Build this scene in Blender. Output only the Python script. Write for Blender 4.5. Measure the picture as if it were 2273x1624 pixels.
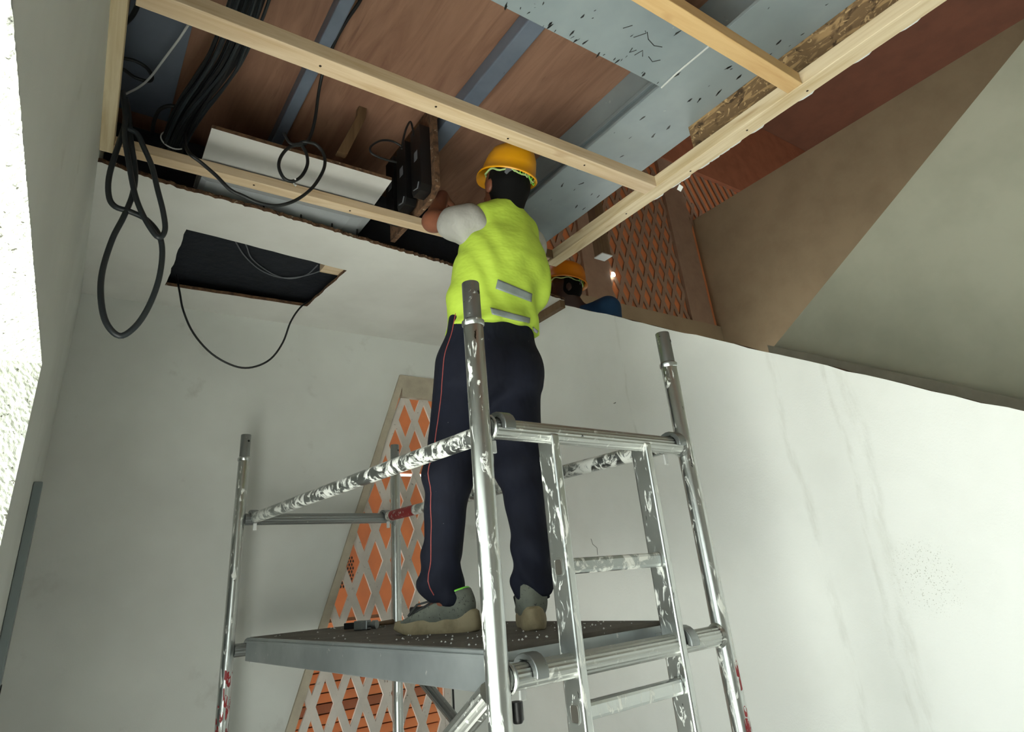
import bpy, bmesh, math, random
import numpy as np
from mathutils import Vector, Matrix
from mathutils.bvhtree import BVHTree
from mathutils.geometry import tessellate_polygon

for o in list(bpy.data.objects): bpy.data.objects.remove(o)
SC = bpy.context.scene
COL = SC.collection
random.seed(4)
EYE = Vector((0.0, 0.0, 1.55))

# ------------------------------------------------------------------ camera
FPX, PPX, PPY = 1368.91, 1094.35, 682.35
PITCH, ROLL, YAW = 0.413879, -0.083412, 0.614867
def cam_axes():
    cp, sp, cr, sr = math.cos(PITCH), math.sin(PITCH), math.cos(ROLL), math.sin(ROLL)
    w = Vector((0, cp, sp)); up = Vector((0, -sp, cp)); ri = Vector((1, 0, 0))
    r = cr * ri + sr * up; u = -sr * ri + cr * up
    Rz = Matrix.Rotation(-YAW, 3, 'Z')
    return Rz @ r, Rz @ u, Rz @ w
CR, CU, CW = cam_axes()
cam = bpy.data.cameras.new('camera'); camo = bpy.data.objects.new('camera', cam); COL.objects.link(camo)
m = Matrix((CR, CU, -CW)).transposed().to_4x4(); m.translation = EYE
camo.matrix_world = m
cam.sensor_fit = 'HORIZONTAL'; cam.sensor_width = 36.0; cam.lens = FPX / 2273 * 36
cam.shift_x = (1136.5 - PPX) / 2273; cam.shift_y = (PPY - 812) / 2273
cam.clip_start = 0.02
SC.camera = camo

# ------------------------------------------------------------------ daylight: overcast sky all around
world = bpy.data.worlds.new('sky'); SC.world = world; world.use_nodes = True
bg = world.node_tree.nodes['Background']
bg.inputs[0].default_value = (0.90, 1.0, 0.985, 1); bg.inputs[1].default_value = 1.1
sun = bpy.data.lights.new('sun', 'SUN'); sun.energy = 15.0; sun.angle = math.radians(14); sun.color = (.965, 1.0, .965)
suno = bpy.data.objects.new('sun', sun); COL.objects.link(suno)
suno.rotation_euler = Vector((.36, .04, -.93)).to_track_quat('-Z', 'Y').to_euler()
SC.view_settings.view_transform = 'Standard'; SC.view_settings.look = 'None'
SC.view_settings.exposure = 1.22; SC.view_settings.gamma = 1.0
SC.view_settings.use_curve_mapping = False
SC.cycles.max_bounces = 10; SC.cycles.diffuse_bounces = 7

# ------------------------------------------------------------------ helpers
def lin(r, g=None, b=None):
    if g is None: r, g, b = r
    f = lambda c: ((c / 255 + .055) / 1.055) ** 2.4 if c > 10 else c / 255 / 12.92
    return (f(r), f(g), f(b), 1)

class Mat:
    """small procedural material builder"""
    def __init__(s, name, col, rough=.6, metal=0.0, spec=.5):
        s.m = bpy.data.materials.new(name); s.m.use_nodes = True
        s.nt = s.m.node_tree; s.b = s.nt.nodes['Principled BSDF']
        s.b.inputs['Base Color'].default_value = lin(col); s.b.inputs['Roughness'].default_value = rough
        s.b.inputs['Metallic'].default_value = metal; s.b.inputs['Specular IOR Level'].default_value = spec
        s.tc = s.nt.nodes.new('ShaderNodeTexCoord'); s.col = None; s.base = lin(col); s.bump_h = None
    def link(s, a, b): s.nt.links.new(a, b)
    def coords(s, scale=(1, 1, 1), rot=(0, 0, 0)):
        n = s.nt.nodes.new('ShaderNodeMapping'); n.inputs['Scale'].default_value = scale
        n.inputs['Rotation'].default_value = rot
        s.link(s.tc.outputs['Object'], n.inputs['Vector']); return n.outputs['Vector']
    def noise(s, scale, detail=4, rough=.55, sc3=(1, 1, 1), dist=0, rot=(0, 0, 0)):
        n = s.nt.nodes.new('ShaderNodeTexNoise'); n.inputs['Scale'].default_value = scale
        n.inputs['Detail'].default_value = detail; n.inputs['Roughness'].default_value = rough
        n.inputs['Distortion'].default_value = dist
        s.link(s.coords(sc3, rot), n.inputs['Vector']); return n.outputs['Fac']
    def ramp(s, fac, lo, hi):
        n = s.nt.nodes.new('ShaderNodeMapRange'); n.inputs['From Min'].default_value = lo
        n.inputs['From Max'].default_value = hi; s.link(fac, n.inputs['Value']); return n.outputs['Result']
    def math(s, op, a, b):
        n = s.nt.nodes.new('ShaderNodeMath'); n.operation = op
        for i, v in enumerate((a, b)):
            if isinstance(v, (int, float)): n.inputs[i].default_value = v
            elif v is not None: s.link(v, n.inputs[i])
        return n.outputs[0]
    def over(s, col, fac):
        n = s.nt.nodes.new('ShaderNodeMix'); n.data_type = 'RGBA'
        if s.col is None: n.inputs[6].default_value = s.base
        else: s.link(s.col, n.inputs[6])
        n.inputs[7].default_value = lin(col)
        if isinstance(fac, (int, float)): n.inputs[0].default_value = fac
        else: s.link(fac, n.inputs[0])
        s.col = n.outputs[2]; s.link(s.col, s.b.inputs['Base Color']); return s
    def var(s, col, scale, lo=.35, hi=.7, detail=4, sc3=(1, 1, 1), dist=0, rot=(0, 0, 0)):
        return s.over(col, s.ramp(s.noise(scale, detail, .6, sc3, dist, rot), lo, hi))
    def bump(s, scale, strength=.2, dist=.002, detail=3, sc3=(1, 1, 1), h=None):
        n = s.nt.nodes.new('ShaderNodeBump'); n.inputs['Strength'].default_value = strength
        n.inputs['Distance'].default_value = dist
        s.link(h if h is not None else s.noise(scale, detail, .6, sc3), n.inputs['Height'])
        s.link(n.outputs[0], s.b.inputs['Normal']); return s
    def drive(s, sock, fac, lo, hi):
        n = s.nt.nodes.new('ShaderNodeMapRange'); n.inputs['To Min'].default_value = lo
        n.inputs['To Max'].default_value = hi; s.link(fac, n.inputs['Value'])
        s.link(n.outputs['Result'], s.b.inputs[sock]); return s

class MB:
    def __init__(s): s.v = []; s.f = []; s.mi = []
    def add(s, vs, fs, mi=0):
        k = len(s.v); s.v += [tuple(p) for p in vs]; s.f += [tuple(i + k for i in f) for f in fs]
        s.mi += [mi] * len(fs); return s
    def box(s, lo, hi, mi=0):
        (a, b, c), (d, e, f) = lo, hi
        vs = [(a, b, c), (d, b, c), (d, e, c), (a, e, c), (a, b, f), (d, b, f), (d, e, f), (a, e, f)]
        return s.add(vs, [(3, 2, 1, 0), (4, 5, 6, 7), (0, 1, 5, 4), (1, 2, 6, 5), (2, 3, 7, 6), (3, 0, 4, 7)], mi)
    def obox(s, c, ax, ay, az, mi=0):
        """box by centre and three half-axis vectors"""
        c, ax, ay, az = map(Vector, (c, ax, ay, az))
        vs = [c + i * ax + j * ay + k * az for k in (-1, 1) for i, j in ((-1, -1), (1, -1), (1, 1), (-1, 1))]
        fl = ax.cross(ay).dot(az) < 0
        fs = [(3, 2, 1, 0), (4, 5, 6, 7), (0, 1, 5, 4), (1, 2, 6, 5), (2, 3, 7, 6), (3, 0, 4, 7)]
        return s.add(vs, [f[::-1] if fl else f for f in fs], mi)
    def beam(s, p, q, wv, hv, mi=0):
        p, q = Vector(p), Vector(q); return s.obox((p + q) / 2, (q - p) / 2, Vector(wv) / 2, Vector(hv) / 2, mi)
    def prism(s, poly, off, mi=0, side_mi=None, holes=()):
        """planar 3-D polygon (list of points) extruded by vector off"""
        loops = [[Vector(p) for p in poly]] + [[Vector(p) for p in h] for h in holes]
        off = Vector(off); flat = [p for l in loops for p in l]; n = len(flat)
        tri = tessellate_polygon(loops)
        nrm = sum(((flat[t[1]] - flat[t[0]]).cross(flat[t[2]] - flat[t[0]]) for t in tri), Vector())
        tri = [tuple(t) for t in tri]
        if nrm.dot(off) > 0: tri = [t[::-1] for t in tri]
        k = len(s.v); s.add(flat + [p + off for p in flat], [], mi)
        s.f += [tuple(i + k for i in t) for t in tri] + [tuple(i + k + n for i in t[::-1]) for t in tri]
        s.mi += [mi] * (2 * len(tri)); b = 0
        for l in loops:
            for i in range(len(l)):
                j = (i + 1) % len(l)
                s.f.append((k + b + i, k + b + j, k + b + j + n, k + b + i + n)); s.mi.append(mi if side_mi is None else side_mi)
            b += len(l)
        return s
    def tube(s, pts, r, n=10, closed=False, cap=True, mi=0, flat=None):
        pts = [Vector(p) for p in pts]; N = len(pts); k = len(s.v)
        rr = r if isinstance(r, (list, tuple)) else [r] * N
        t0 = (pts[1] - pts[0]).normalized(); up = Vector((0, 0, 1)) if abs(t0.z) < .9 else Vector((1, 0, 0))
        side = t0.cross(up).normalized(); prev = t0
        for i, p in enumerate(pts):
            a = pts[i - 1] if (i > 0 or closed) else p; b = pts[(i + 1) % N] if (i < N - 1 or closed) else p
            t = (b - a).normalized()
            q = prev.rotation_difference(t); side = (q @ side); side = (side - side.dot(t) * t).normalized(); prev = t
            bi = t.cross(side)
            for j in range(n):
                an = 2 * math.pi * j / n; s.v.append(tuple(p + rr[i] * (math.cos(an) * side + math.sin(an) * bi)))
        for i in range(N if closed else N - 1):
            for j in range(n):
                a = k + i * n + j; b = k + i * n + (j + 1) % n; c = k + ((i + 1) % N) * n + (j + 1) % n; d = k + ((i + 1) % N) * n + j
                s.f.append((a, b, c, d)); s.mi.append(mi)
        if cap and not closed:
            s.f.append(tuple(k + j for j in range(n))[::-1]); s.f.append(tuple(k + (N - 1) * n + j for j in range(n))); s.mi += [mi, mi]
        return s
    def lathe(s, o, ax, prof, n=24, mi=0):
        """prof: (radius, height) along axis ax from o"""
        o = Vector(o); ax = Vector(ax).normalized(); x = ax.orthogonal().normalized(); y = ax.cross(x); k = len(s.v)
        for r, h in prof:
            for j in range(n):
                a = 2 * math.pi * j / n; s.v.append(tuple(o + ax * h + r * (math.cos(a) * x + math.sin(a) * y)))
        for i in range(len(prof) - 1):
            for j in range(n):
                s.f.append((k + i * n + j, k + i * n + (j + 1) % n, k + (i + 1) * n + (j + 1) % n, k + (i + 1) * n + j)); s.mi.append(mi)
        return s
    def mesh(s, name, mats, smooth=False):
        me = bpy.data.meshes.new(name); me.from_pydata(s.v, [], s.f); 
        for mt in (mats if isinstance(mats, (list, tuple)) else [mats]): me.materials.append(mt.m if isinstance(mt, Mat) else mt)
        me.polygons.foreach_set('material_index', s.mi)
        bm = bmesh.new(); bm.from_mesh(me); bmesh.ops.recalc_face_normals(bm, faces=bm.faces); bm.to_mesh(me); bm.free()
        if smooth:
            me.polygons.foreach_set('use_smooth', [True] * len(me.polygons))
            try: me.set_sharp_from_angle(angle=math.radians(42))
            except Exception: pass
        me.update(); return me
    def build(s, name, mats, parent=None, smooth=False, bevel=0):
        return put(name, s.mesh(name, mats, smooth), parent, bevel)

def put(name, me, parent=None, bevel=0):
    o = bpy.data.objects.new(name, me); COL.objects.link(o)
    if parent is not None:
        o.parent = parent; o.matrix_parent_inverse = Matrix.Translation(-world_loc(parent))
    if bevel:
        b = o.modifiers.new('bevel', 'BEVEL'); b.width = bevel; b.segments = 2; b.limit_method = 'ANGLE'
    return o
def world_loc(o):
    l = Vector(o.location)
    return l if o.parent is None else l + o.matrix_parent_inverse.translation + world_loc(o.parent)
def twin(src, off, parent, name=None):
    """copy of a piece, sharing its mesh, moved by off"""
    o = src.copy(); o.name = name or src.name.split('.')[0]; COL.objects.link(o); o.location = Vector(src.location) + Vector(off)
    if parent is not src.parent:
        o.parent = parent; o.matrix_parent_inverse = Matrix.Translation(-world_loc(parent))
    return o
def tag(o, label, cat, group=None):
    o['label'] = label; o['category'] = cat
    if group: o['group'] = group
    return o
def struct(o, label=None):
    o['kind'] = 'structure'
    if label: o['label'] = label
    return o
def thing(name, loc, label, cat, group=None):
    o = bpy.data.objects.new(name, None); COL.objects.link(o); o.location = loc; o.empty_display_size = .1
    return tag(o, label, cat, group)
def smooth_path(pts, n=6):
    """Catmull-Rom resample"""
    P = [Vector(p) for p in pts]; P = [2 * P[0] - P[1]] + P + [2 * P[-1] - P[-2]]; out = []
    for i in range(1, len(P) - 2):
        a, b, c, d = P[i - 1], P[i], P[i + 1], P[i + 2]
        for k in range(n):
            t = k / n
            out.append(.5 * ((2 * b) + (c - a) * t + (2 * a - 5 * b + 4 * c - d) * t * t + (3 * b - a - 3 * c + d) * t ** 3))
    return out + [P[-2]]
# ------------------------------------------------------------------ materials
M_wall = Mat('white_wall_paint', (205, 207, 203), .75).var((190, 191, 187), 1.3, .4, .75).var((176, 175, 170), 5, .62, .8, 6).bump(230, .25, .0012)
M_wallR = Mat('roller_textured_white_paint', (240, 243, 240), .7)
def _stain():
    s = M_wallR
    s.var((230, 233, 229), 2.2, .45, .8)
    sep = s.nt.nodes.new('ShaderNodeSeparateXYZ'); s.link(s.tc.outputs['Object'], sep.inputs[0])
    y, z = sep.outputs[1], sep.outputs[2]
    wob = s.math('MULTIPLY', s.math('SUBTRACT', s.noise(3.0, 3), .5), .10)
    for yc, slope, wd, seed in ((1.285, .0, .020, 1.0), (1.055, -.07, .030, 2.3), (1.11, -.05, .014, 5.1), (2.02, .02, .01, 3.3)):
        c = s.math('ADD', s.math('MULTIPLY', s.math('SUBTRACT', z, 1.6), slope), yc)
        dd = s.math('ABSOLUTE', s.math('SUBTRACT', s.math('ADD', y, wob), c), 0)
        band = s.ramp(dd, wd, wd * .3)
        grit = s.ramp(s.noise(14 + seed, 5, .7, (1, 1.8, .45)), .42, .68)
        s.over((172, 172, 158), s.math('MULTIPLY', s.math('MULTIPLY', band, grit), .22))
    # speckle patch
    dy = s.math('MULTIPLY', s.math('SUBTRACT', y, .975), 9); dz = s.math('MULTIPLY', s.math('SUBTRACT', z, 1.46), 8)
    rad = s.math('ADD', s.math('MULTIPLY', dy, dy), s.math('MULTIPLY', dz, dz))
    dots = s.ramp(s.noise(260, 1, .5), .66, .70)
    s.over((140, 140, 125), s.math('MULTIPLY', s.math('MULTIPLY', s.ramp(rad, 1.0, .1), dots), .7))
    s.bump(150, .35, .0018, 2)
_stain()
M_soffit = Mat('white_ceiling_board', (214, 213, 208), .7).var((196, 194, 189), 2.0, .4, .8).bump(160, .12, .001)
M_tornwood = Mat('torn_brown_board_edge', (112, 82, 58), .9).var((66, 46, 32), 40, .4, .65).var((196, 180, 156), 25, .62, .72).bump(90, .6, .003)
M_stucco = Mat('white_stucco', (206, 209, 200), .85).var((84, 84, 74), 75, .63, .69, 3).bump(38, 1.0, .012, 4, (1, 1, .55))
M_floor = Mat('dusty_concrete', (184, 183, 178), .85).var((164, 163, 158), 3, .4, .7)
M_ground = Mat('pale_paving', (196, 194, 188), .9).var((178, 177, 170), 2, .4, .7)
M_ply = Mat('red_brown_plywood', (158, 120, 98), .55).var((128, 92, 74), 2.2, .35, .72, 6, (7, .8, 1), 1.2).var((104, 72, 56), 3.5, .62, .85, 4, (9, 1, 1), .8)
M_steel = Mat('grey_blue_painted_steel', (146, 157, 160), .45).var((128, 140, 145), 3, .35, .7).var((34, 36, 38), 16, .72, .75, 6, (1, 1, 1), .5).var((168, 176, 176), 26, .73, .78, 3).bump(60, .12, .001)
M_bluegrey = Mat('blue_grey_sheet', (108, 116, 130), .6).var((96, 104, 118), 4, .4, .7)
def wood(name, c1, c2, c3, axis, rough=.6):
    sc = [1, 1, 1]
    sc[axis] = .06
    s = Mat(name, c1, rough)
    s.var(c2, 34, .38, .72, 5, tuple(sc), .6)
    sc2 = [1, 1, 1]; sc2[axis] = .3
    s.var(c3, 9, .66, .78, 2, tuple(sc2), .4)
    s.bump(60, .15, .001, 3, tuple(sc)); return s
M_woodX = wood('pine_grain_along_x', (212, 190, 160), (184, 154, 116), (150, 108, 70), 0)
M_woodY = wood('pine_grain_along_y', (220, 204, 172), (190, 166, 124), (156, 118, 76), 1)
M_woodO = wood('orange_pine_grain_along_x', (208, 174, 122), (190, 150, 98), (160, 116, 70), 0)
M_woodD = wood('aged_brown_timber', (112, 88, 62), (90, 68, 46), (70, 50, 34), 2)
M_osb = Mat('oriented_strand_board', (124, 98, 68), .75).var((174, 142, 100), 15, .52, .6, 2, (.35, .35, 1.6), 2.2).var((70, 52, 32), 18, .56, .66, 3, (1.4, .4, .5), 2.0).var((196, 164, 120), 11, .6, .66, 2, (.3, 1.5, 1.5), 3.0).bump(30, .6, .004, 3, (.4, .4, 1.4))
M_orange = Mat('orange_painted_board', (204, 124, 76), .7).var((180, 110, 72), 4, .4, .7)
M_orangeD = Mat('brown_orange_board', (150, 92, 64), .75).var((132, 80, 54), 5, .4, .7)
M_lattice = Mat('grey_white_lattice_board', (206, 198, 190), .7).var((192, 184, 176), 8, .4, .7).var((140, 130, 122), 40, .64, .75)
M_latticeF = Mat('brown_grey_lattice_board', (148, 122, 102), .7).var((136, 110, 92), 6, .4, .7)
M_trim = Mat('beige_trim', (178, 168, 150), .7).var((160, 150, 134), 9, .4, .7)
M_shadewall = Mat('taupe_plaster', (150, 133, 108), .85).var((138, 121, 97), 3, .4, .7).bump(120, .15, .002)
M_greenwall = Mat('pale_grey_green_plaster', (184, 186, 168), .85).var((172, 174, 156), 3, .4, .7).bump(120, .15, .002)
M_greystrip = Mat('dull_grey_ledge', (150, 146, 132), .8).var((132, 128, 116), 8, .4, .7)
M_doorgrey = Mat('grey_lacquered_door', (112, 122, 124), .45)
M_black = Mat('black_cable_rubber', (22, 24, 26), .5)
M_navycable = Mat('slate_black_cable', (34, 40, 44), .45)
M_blackbox = Mat('satin_black_plastic', (16, 16, 17), .4)
M_label = Mat('grey_sticker', (96, 98, 104), .5)
M_whitep = Mat('white_plastic', (206, 208, 206), .5)
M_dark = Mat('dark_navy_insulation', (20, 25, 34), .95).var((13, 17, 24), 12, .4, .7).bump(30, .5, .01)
M_hatch = Mat('white_cutout_board', (214, 212, 208), .7).var((198, 196, 192), 4, .4, .75)
M_screw = Mat('dark_screw_head', (54, 42, 34), .5, .6)

# ------------------------------------------------------------------ room shell
XL, YB, XR, HC, ZD = -0.095, 3.30, 2.19, 2.968, 3.48
struct(MB().box((-6, -8, -.2), (9, 9, -.02)).build('ground', M_ground))
struct(MB().box((XL - .08, -2.6, -.02), (XR + .1, YB + .1, 0)).build('floor', M_floor))

# left wall: plaster inside, opening towards the camera, stucco reveal
XI = lambda y: XL - max(0.0, 2.1 - y) * .022          # inner face drifts outwards towards the viewer
YJ, ZS, YN = 1.80, 2.125, -.75
wl = MB()
wl.prism([(XI(YJ), YJ, 0), (XL, 2.1, 0), (XL, YB + .1, 0), (XL - .075, YB + .1, 0), (XI(YJ) - .075, YJ, 0)], (0, 0, ZD))
wl.prism([(XI(YN), YN, ZS), (XI(YJ), YJ, ZS), (XI(YJ) - .075, YJ, ZS), (XI(YN) - .075, YN, ZS)], (0, 0, ZD - ZS))
wl.prism([(XI(-2.6), -2.6, 0), (XI(YN), YN, 0), (XI(YN) - .075, YN, 0), (XI(-2.6) - .075, -2.6, 0)], (0, 0, ZD))
struct(wl.build('wall_left', M_wall))
st = MB()
def rough_strip(mb, p0, du, dv, nu, nv, amp, nrm, seed):
    rnd = random.Random(seed); vs = []; fs = []
    for j in range(nv + 1):
        for i in range(nu + 1):
            p = Vector(p0) + Vector(du) * (i / nu) + Vector(dv) * (j / nv)
            p = p + Vector(nrm) * rnd.uniform(0, amp); vs.append(p)
    for j in range(nv):
        for i in range(nu): a = j * (nu + 1) + i; fs.append((a, a + 1, a + nu + 2, a + nu + 1))
    mb.add(vs, fs)
rough_strip(st, (XI(YJ) + .001, YJ - .004, 0), (-.078, 0, 0), (0, 0, ZS), 14, 320, .005, (0, -1, 0), 1)
rough_strip(st, (XI(YN) + .001, YN, ZS - .004), (-.078, 0, 0), (XI(YJ) - XI(YN), YJ - YN, 0), 14, 420, .005, (0, 0, -1), 2)
o = st.build('trim_1', M_stucco); struct(o, 'rough white stucco lining of the bright opening')
ow = MB(); ow.box((XL - .45, YJ + .006, 0), (XL - .085, YB + .1, ZD)); ow.box((XL - .45, YN, ZS + .012), (XL - .14, YJ + .006, ZD)); ow.box((XL - .45, -2.6, 0), (XL - .18, YN, ZD))
struct(ow.build('wall_outside', M_stucco))

# back wall with the slanted lattice opening
wb = MB()
op = [(.69, YB, 0), (1.597, YB, 2.716), (1.862, YB, 2.722), (1.862, YB, 0)]
wb.prism([(XL, YB, 0), (.69, YB, 0), (1.605, YB, 2.722), (1.862, YB, 2.722), (1.862, YB, 0), (XR, YB, 0), (XR, YB, ZD), (XL, YB, ZD)], (0, .10, 0))
struct(wb.build('wall_back', M_wall))
# seam between wall panels beside the lattice
struct(MB().box((1.862, YB - .003, 0), (1.872, YB + .001, 2.0)).build('trim_2', M_blackbox), 'narrow black gap at the lattice edge')

# right wall with its raked top edge
rake = lambda y: 2.966 + (y - 2.43) * .598
wr = MB(); top = []
for i in range(61):
    y = 2.43 - i * (3.4 / 60); top.append((XR, y, rake(y) + random.uniform(-.004, .004)))
wr.prism([(XR, YB, 0), (XR, YB, HC)] + top + [(XR, -.97, 0)], (.09, 0, 0), 0, 1)
wro = struct(wr.build('wall_right', [M_wallR, M_tornwood]))
M_crack = Mat('grey_crack', (110, 112, 106), .9)
MB().tube([(2.1895, 2.432, 1.696), (2.1895, 2.424, 1.670), (2.1895, 2.398, 1.652), (2.1895, 2.400, 1.620)], .0012, 5).build('crack', M_crack, wro)
MB().tube([(2.1895, 2.135, 2.300), (2.1895, 2.120, 2.300)], .0022, 5).build('scratch', M_crack, wro)

# suspended ceiling: torn front edge and a rectangular cut-out
near = [(-.095, 2.147), (.17, 2.190), (.54, 2.213), (1.04, 2.264), (1.415, 2.298), (2.186, 2.386)]
edge = []
for (xa, ya), (xb, yb) in zip(near, near[1:]):
    n = max(2, int((xb - xa) / .012))
    for i in range(n):
        t = i / n; edge.append((xa + (xb - xa) * t, ya + (yb - ya) * t + random.uniform(-.005, .005)))
edge.append(near[-1])
HX0, HX1, HY0, HY1 = .237, .955, 2.480, 3.050
hole = []
for (xa, ya), (xb, yb) in (((.236, 2.479), (.958, 2.552)), ((.958, 2.552), (.916, 3.033)), ((.916, 3.033), (.237, 3.057)), ((.237, 3.057), (.236, 2.479))):
    for i in range(12):
        t = i / 12; hole.append((xa + (xb - xa) * t + random.uniform(-.003, .003), ya + (yb - ya) * t + random.uniform(-.003, .003)))
ce = MB().prism([(x, y, HC) for x, y in edge] + [(XR, YB, HC), (XL, YB, HC)], (0, 0, .017), 0, 1, [[(x, y, HC) for x, y in hole]])
struct(ce.build('ceiling', [M_soffit, M_tornwood]))
# ragged brown under-layer along the torn edge
rg = MB(); n = len(edge) - 1
for i in range(0, n):
    (xa, ya), (xb, yb) = edge[i], edge[i + 1]
    d = random.uniform(.004, .022) if random.random() < .75 else .001
    rg.add([(xa, ya - d, HC - .001 + .003), (xb, yb - random.uniform(.002, .014), HC + .002), (xb, yb + .004, HC + .010), (xa, ya + .004, HC + .010)], [(0, 1, 2, 3)])
o = rg.build('trim_3', M_tornwood); struct(o, 'ragged brown edge of the torn ceiling board')
struct(MB().box((XR - .035, 2.39, HC - .045), (XR - .002, YB, HC - .001)).build('trim_4', M_woodD), 'brown timber strip under the ceiling end')
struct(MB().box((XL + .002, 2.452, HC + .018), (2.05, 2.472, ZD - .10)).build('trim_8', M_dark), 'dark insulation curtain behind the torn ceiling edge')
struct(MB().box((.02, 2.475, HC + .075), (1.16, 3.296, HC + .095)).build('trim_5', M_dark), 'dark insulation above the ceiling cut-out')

# plywood deck above, with enclosure of the cavity
struct(MB().box((XL - .40, -2.6, ZD), (1.97, 3.90, ZD + .02)).build('roof', M_ply))  # far end carried on over the yard, unseen, to keep sky light off it
struct(MB().box((-.09, .6, ZD - .035), (.105, 2.44, ZD - .012)).build('trim_6', M_bluegrey), 'blue grey sheet under the deck beside the left wall')
# unseen front wall, closed to block light; opening added to light the hall
wf = MB(); wf.box((XL - .075, -2.6, 0), (3.4, -2.5, 8.2)); wf.box((3.4, -2.6, 1.7), (12, -2.5, 8.2)); wf.box((3.4, -2.6, 0), (12, -2.5, .3)); struct(wf.build('wall_front', M_wall))

# door at the far end of the left wall
d1 = MB(); d1.box((XL - .002, 2.62, 0), (XL + .012, 3.22, 1.93)); o = d1.build('door_1', M_doorgrey, None); struct(o, 'grey door seen edge-on in the left wall')
MB().box((XL + .001, 2.56, 0), (XL + .026, 2.62, 1.96)).build('door_frame', M_doorgrey, o, bevel=.003)
MB().box((XL + .012, 2.66, 0), (XL + .022, 2.70, 1.90)).build('door_edge', M_steel, o)
MB().box((XL + .022, 2.665, 1.29), (XL + .028, 2.695, 1.37)).build('strike_plate', M_blackbox, o)

# ------------------------------------------------------------------ orange yard wall behind the lattice
yw = struct(MB().box((.2, 3.92, -.02), (2.16, 3.96, 2.240)).build('wall_yard', M_orange))
MB().box((.2, 3.92, 2.262), (2.16, 3.96, 3.1)).build('panel', M_orange, yw)
MB().box((.35, 3.914, .09), (2.10, 3.9195, 1.41)).build('shadow_gap_backing', M_woodD, yw)
for i in range(26):
    z = .10 + i * .05
    b = MB(); b.prism([(.35, 3.914, z), (.35, 3.880, z), (.35, 3.890, z + .042), (.35, 3.914, z + .042)], (1.75, 0, 0)); b.build('board', M_orangeD if i % 5 == 2 else M_orange, yw)
ms = MB()
for i in range(7):
    for j in range(9):
        cx = 1.44 + i * .017 + (j % 2) * .0085; cz = 1.58 + j * .020
        ms.add([(cx - .006, 3.917, cz), (cx, 3.917, cz - .011), (cx + .006, 3.917, cz), (cx, 3.917, cz + .011)], [(0, 1, 2, 3)])
ms.build('perforation', M_blackbox, yw)['kind'] = 'stuff'

# ------------------------------------------------------------------ lattice screens
def clip(poly, half):
    for (nx, nz, c) in half:
        out = []
        for i in range(len(poly)):
            a, b = poly[i], poly[(i + 1) % len(poly)]
            da, db = nx * a[0] + nz * a[1] - c, nx * b[0] + nz * b[1] - c
            if da <= 0: out.append(a)
            if (da < 0) != (db < 0) and abs(da - db) > 1e-12:
                t = da / (da - db); out.append((a[0] + t * (b[0] - a[0]), a[1] + t * (b[1] - a[1])))
        poly = out
        if len(poly) < 3: return []
    return poly
def halfplanes(conv):
    hp = []; n = len(conv); cx = sum(p[0] for p in conv) / n; cz = sum(p[1] for p in conv) / n
    for i in range(n):
        (ax, az), (bx, bz) = conv[i], conv[(i + 1) % n]; nx, nz = bz - az, -(bx - ax); c = nx * ax + nz * az
        if nx * cx + nz * cz > c: nx, nz, c = -nx, -nz, -c
        hp.append((nx, nz, c))
    return hp
def lattice(parent, conv, y, th, px, pz, x0, z0, sw, mat):
    hp = halfplanes(conv); xs = [p[0] for p in conv]; zs = [p[1] for p in conv]
    for sgn in (1, -1):
        d = Vector((px / 2, sgn * pz / 2)).normalized(); nrm = Vector((-d.y, d.x))
        gap = px * pz / 2 / math.hypot(px / 2, pz / 2) / 1.0
        gap = abs(Vector((px, 0)).dot(nrm)); c0 = Vector((x0 - px / 2, z0)).dot(nrm)
        cs = [Vector(p).dot(nrm) for p in conv]
        for k in range(int((min(cs) - c0) / gap) - 1, int((max(cs) - c0) / gap) + 2):
            o_ = nrm * (c0 + k * gap); L = 8
            q = [o_ - d * L - nrm * sw / 2, o_ + d * L - nrm * sw / 2, o_ + d * L + nrm * sw / 2, o_ - d * L + nrm * sw / 2]
            pl = clip([tuple(p) for p in q], hp)
            if len(pl) < 3: continue
            e = .0008 if sgn > 0 else 0
            MB().prism([(a, y + e, b) for a, b in pl], (0, th, 0)).build('lattice_strip', mat, parent)
ls = thing('lattice_screen', (1.3, 3.33, 0), 'tall pale lattice screen with slanted side in the back wall', 'lattice')
sl = lambda z: .69 + (z / 2.716) * .907
conv = [(.69 + .03, .02), (1.597 + .02, 2.70), (1.855, 2.70), (1.855, .02)]
lattice(ls, conv, 3.318, .014, .128, .310, 1.631, 2.463, .037, M_lattice)
fr = MB(); fr.prism([(.655, 3.285, 0), (1.585, 3.285, 2.735), (1.585 + .040, 3.285, 2.735), (.70, 3.285, 0)], (0, .05, 0)); fr.build('side_rail', M_trim, ls)
MB().box((1.600, 3.288, 2.600), (1.862, 3.332, 2.735)).build('top_rail', M_trim, ls)
MB().box((1.825, 3.312, 0), (1.862, 3.335, 2.60)).build('edge_rail', M_lattice, ls)

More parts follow.
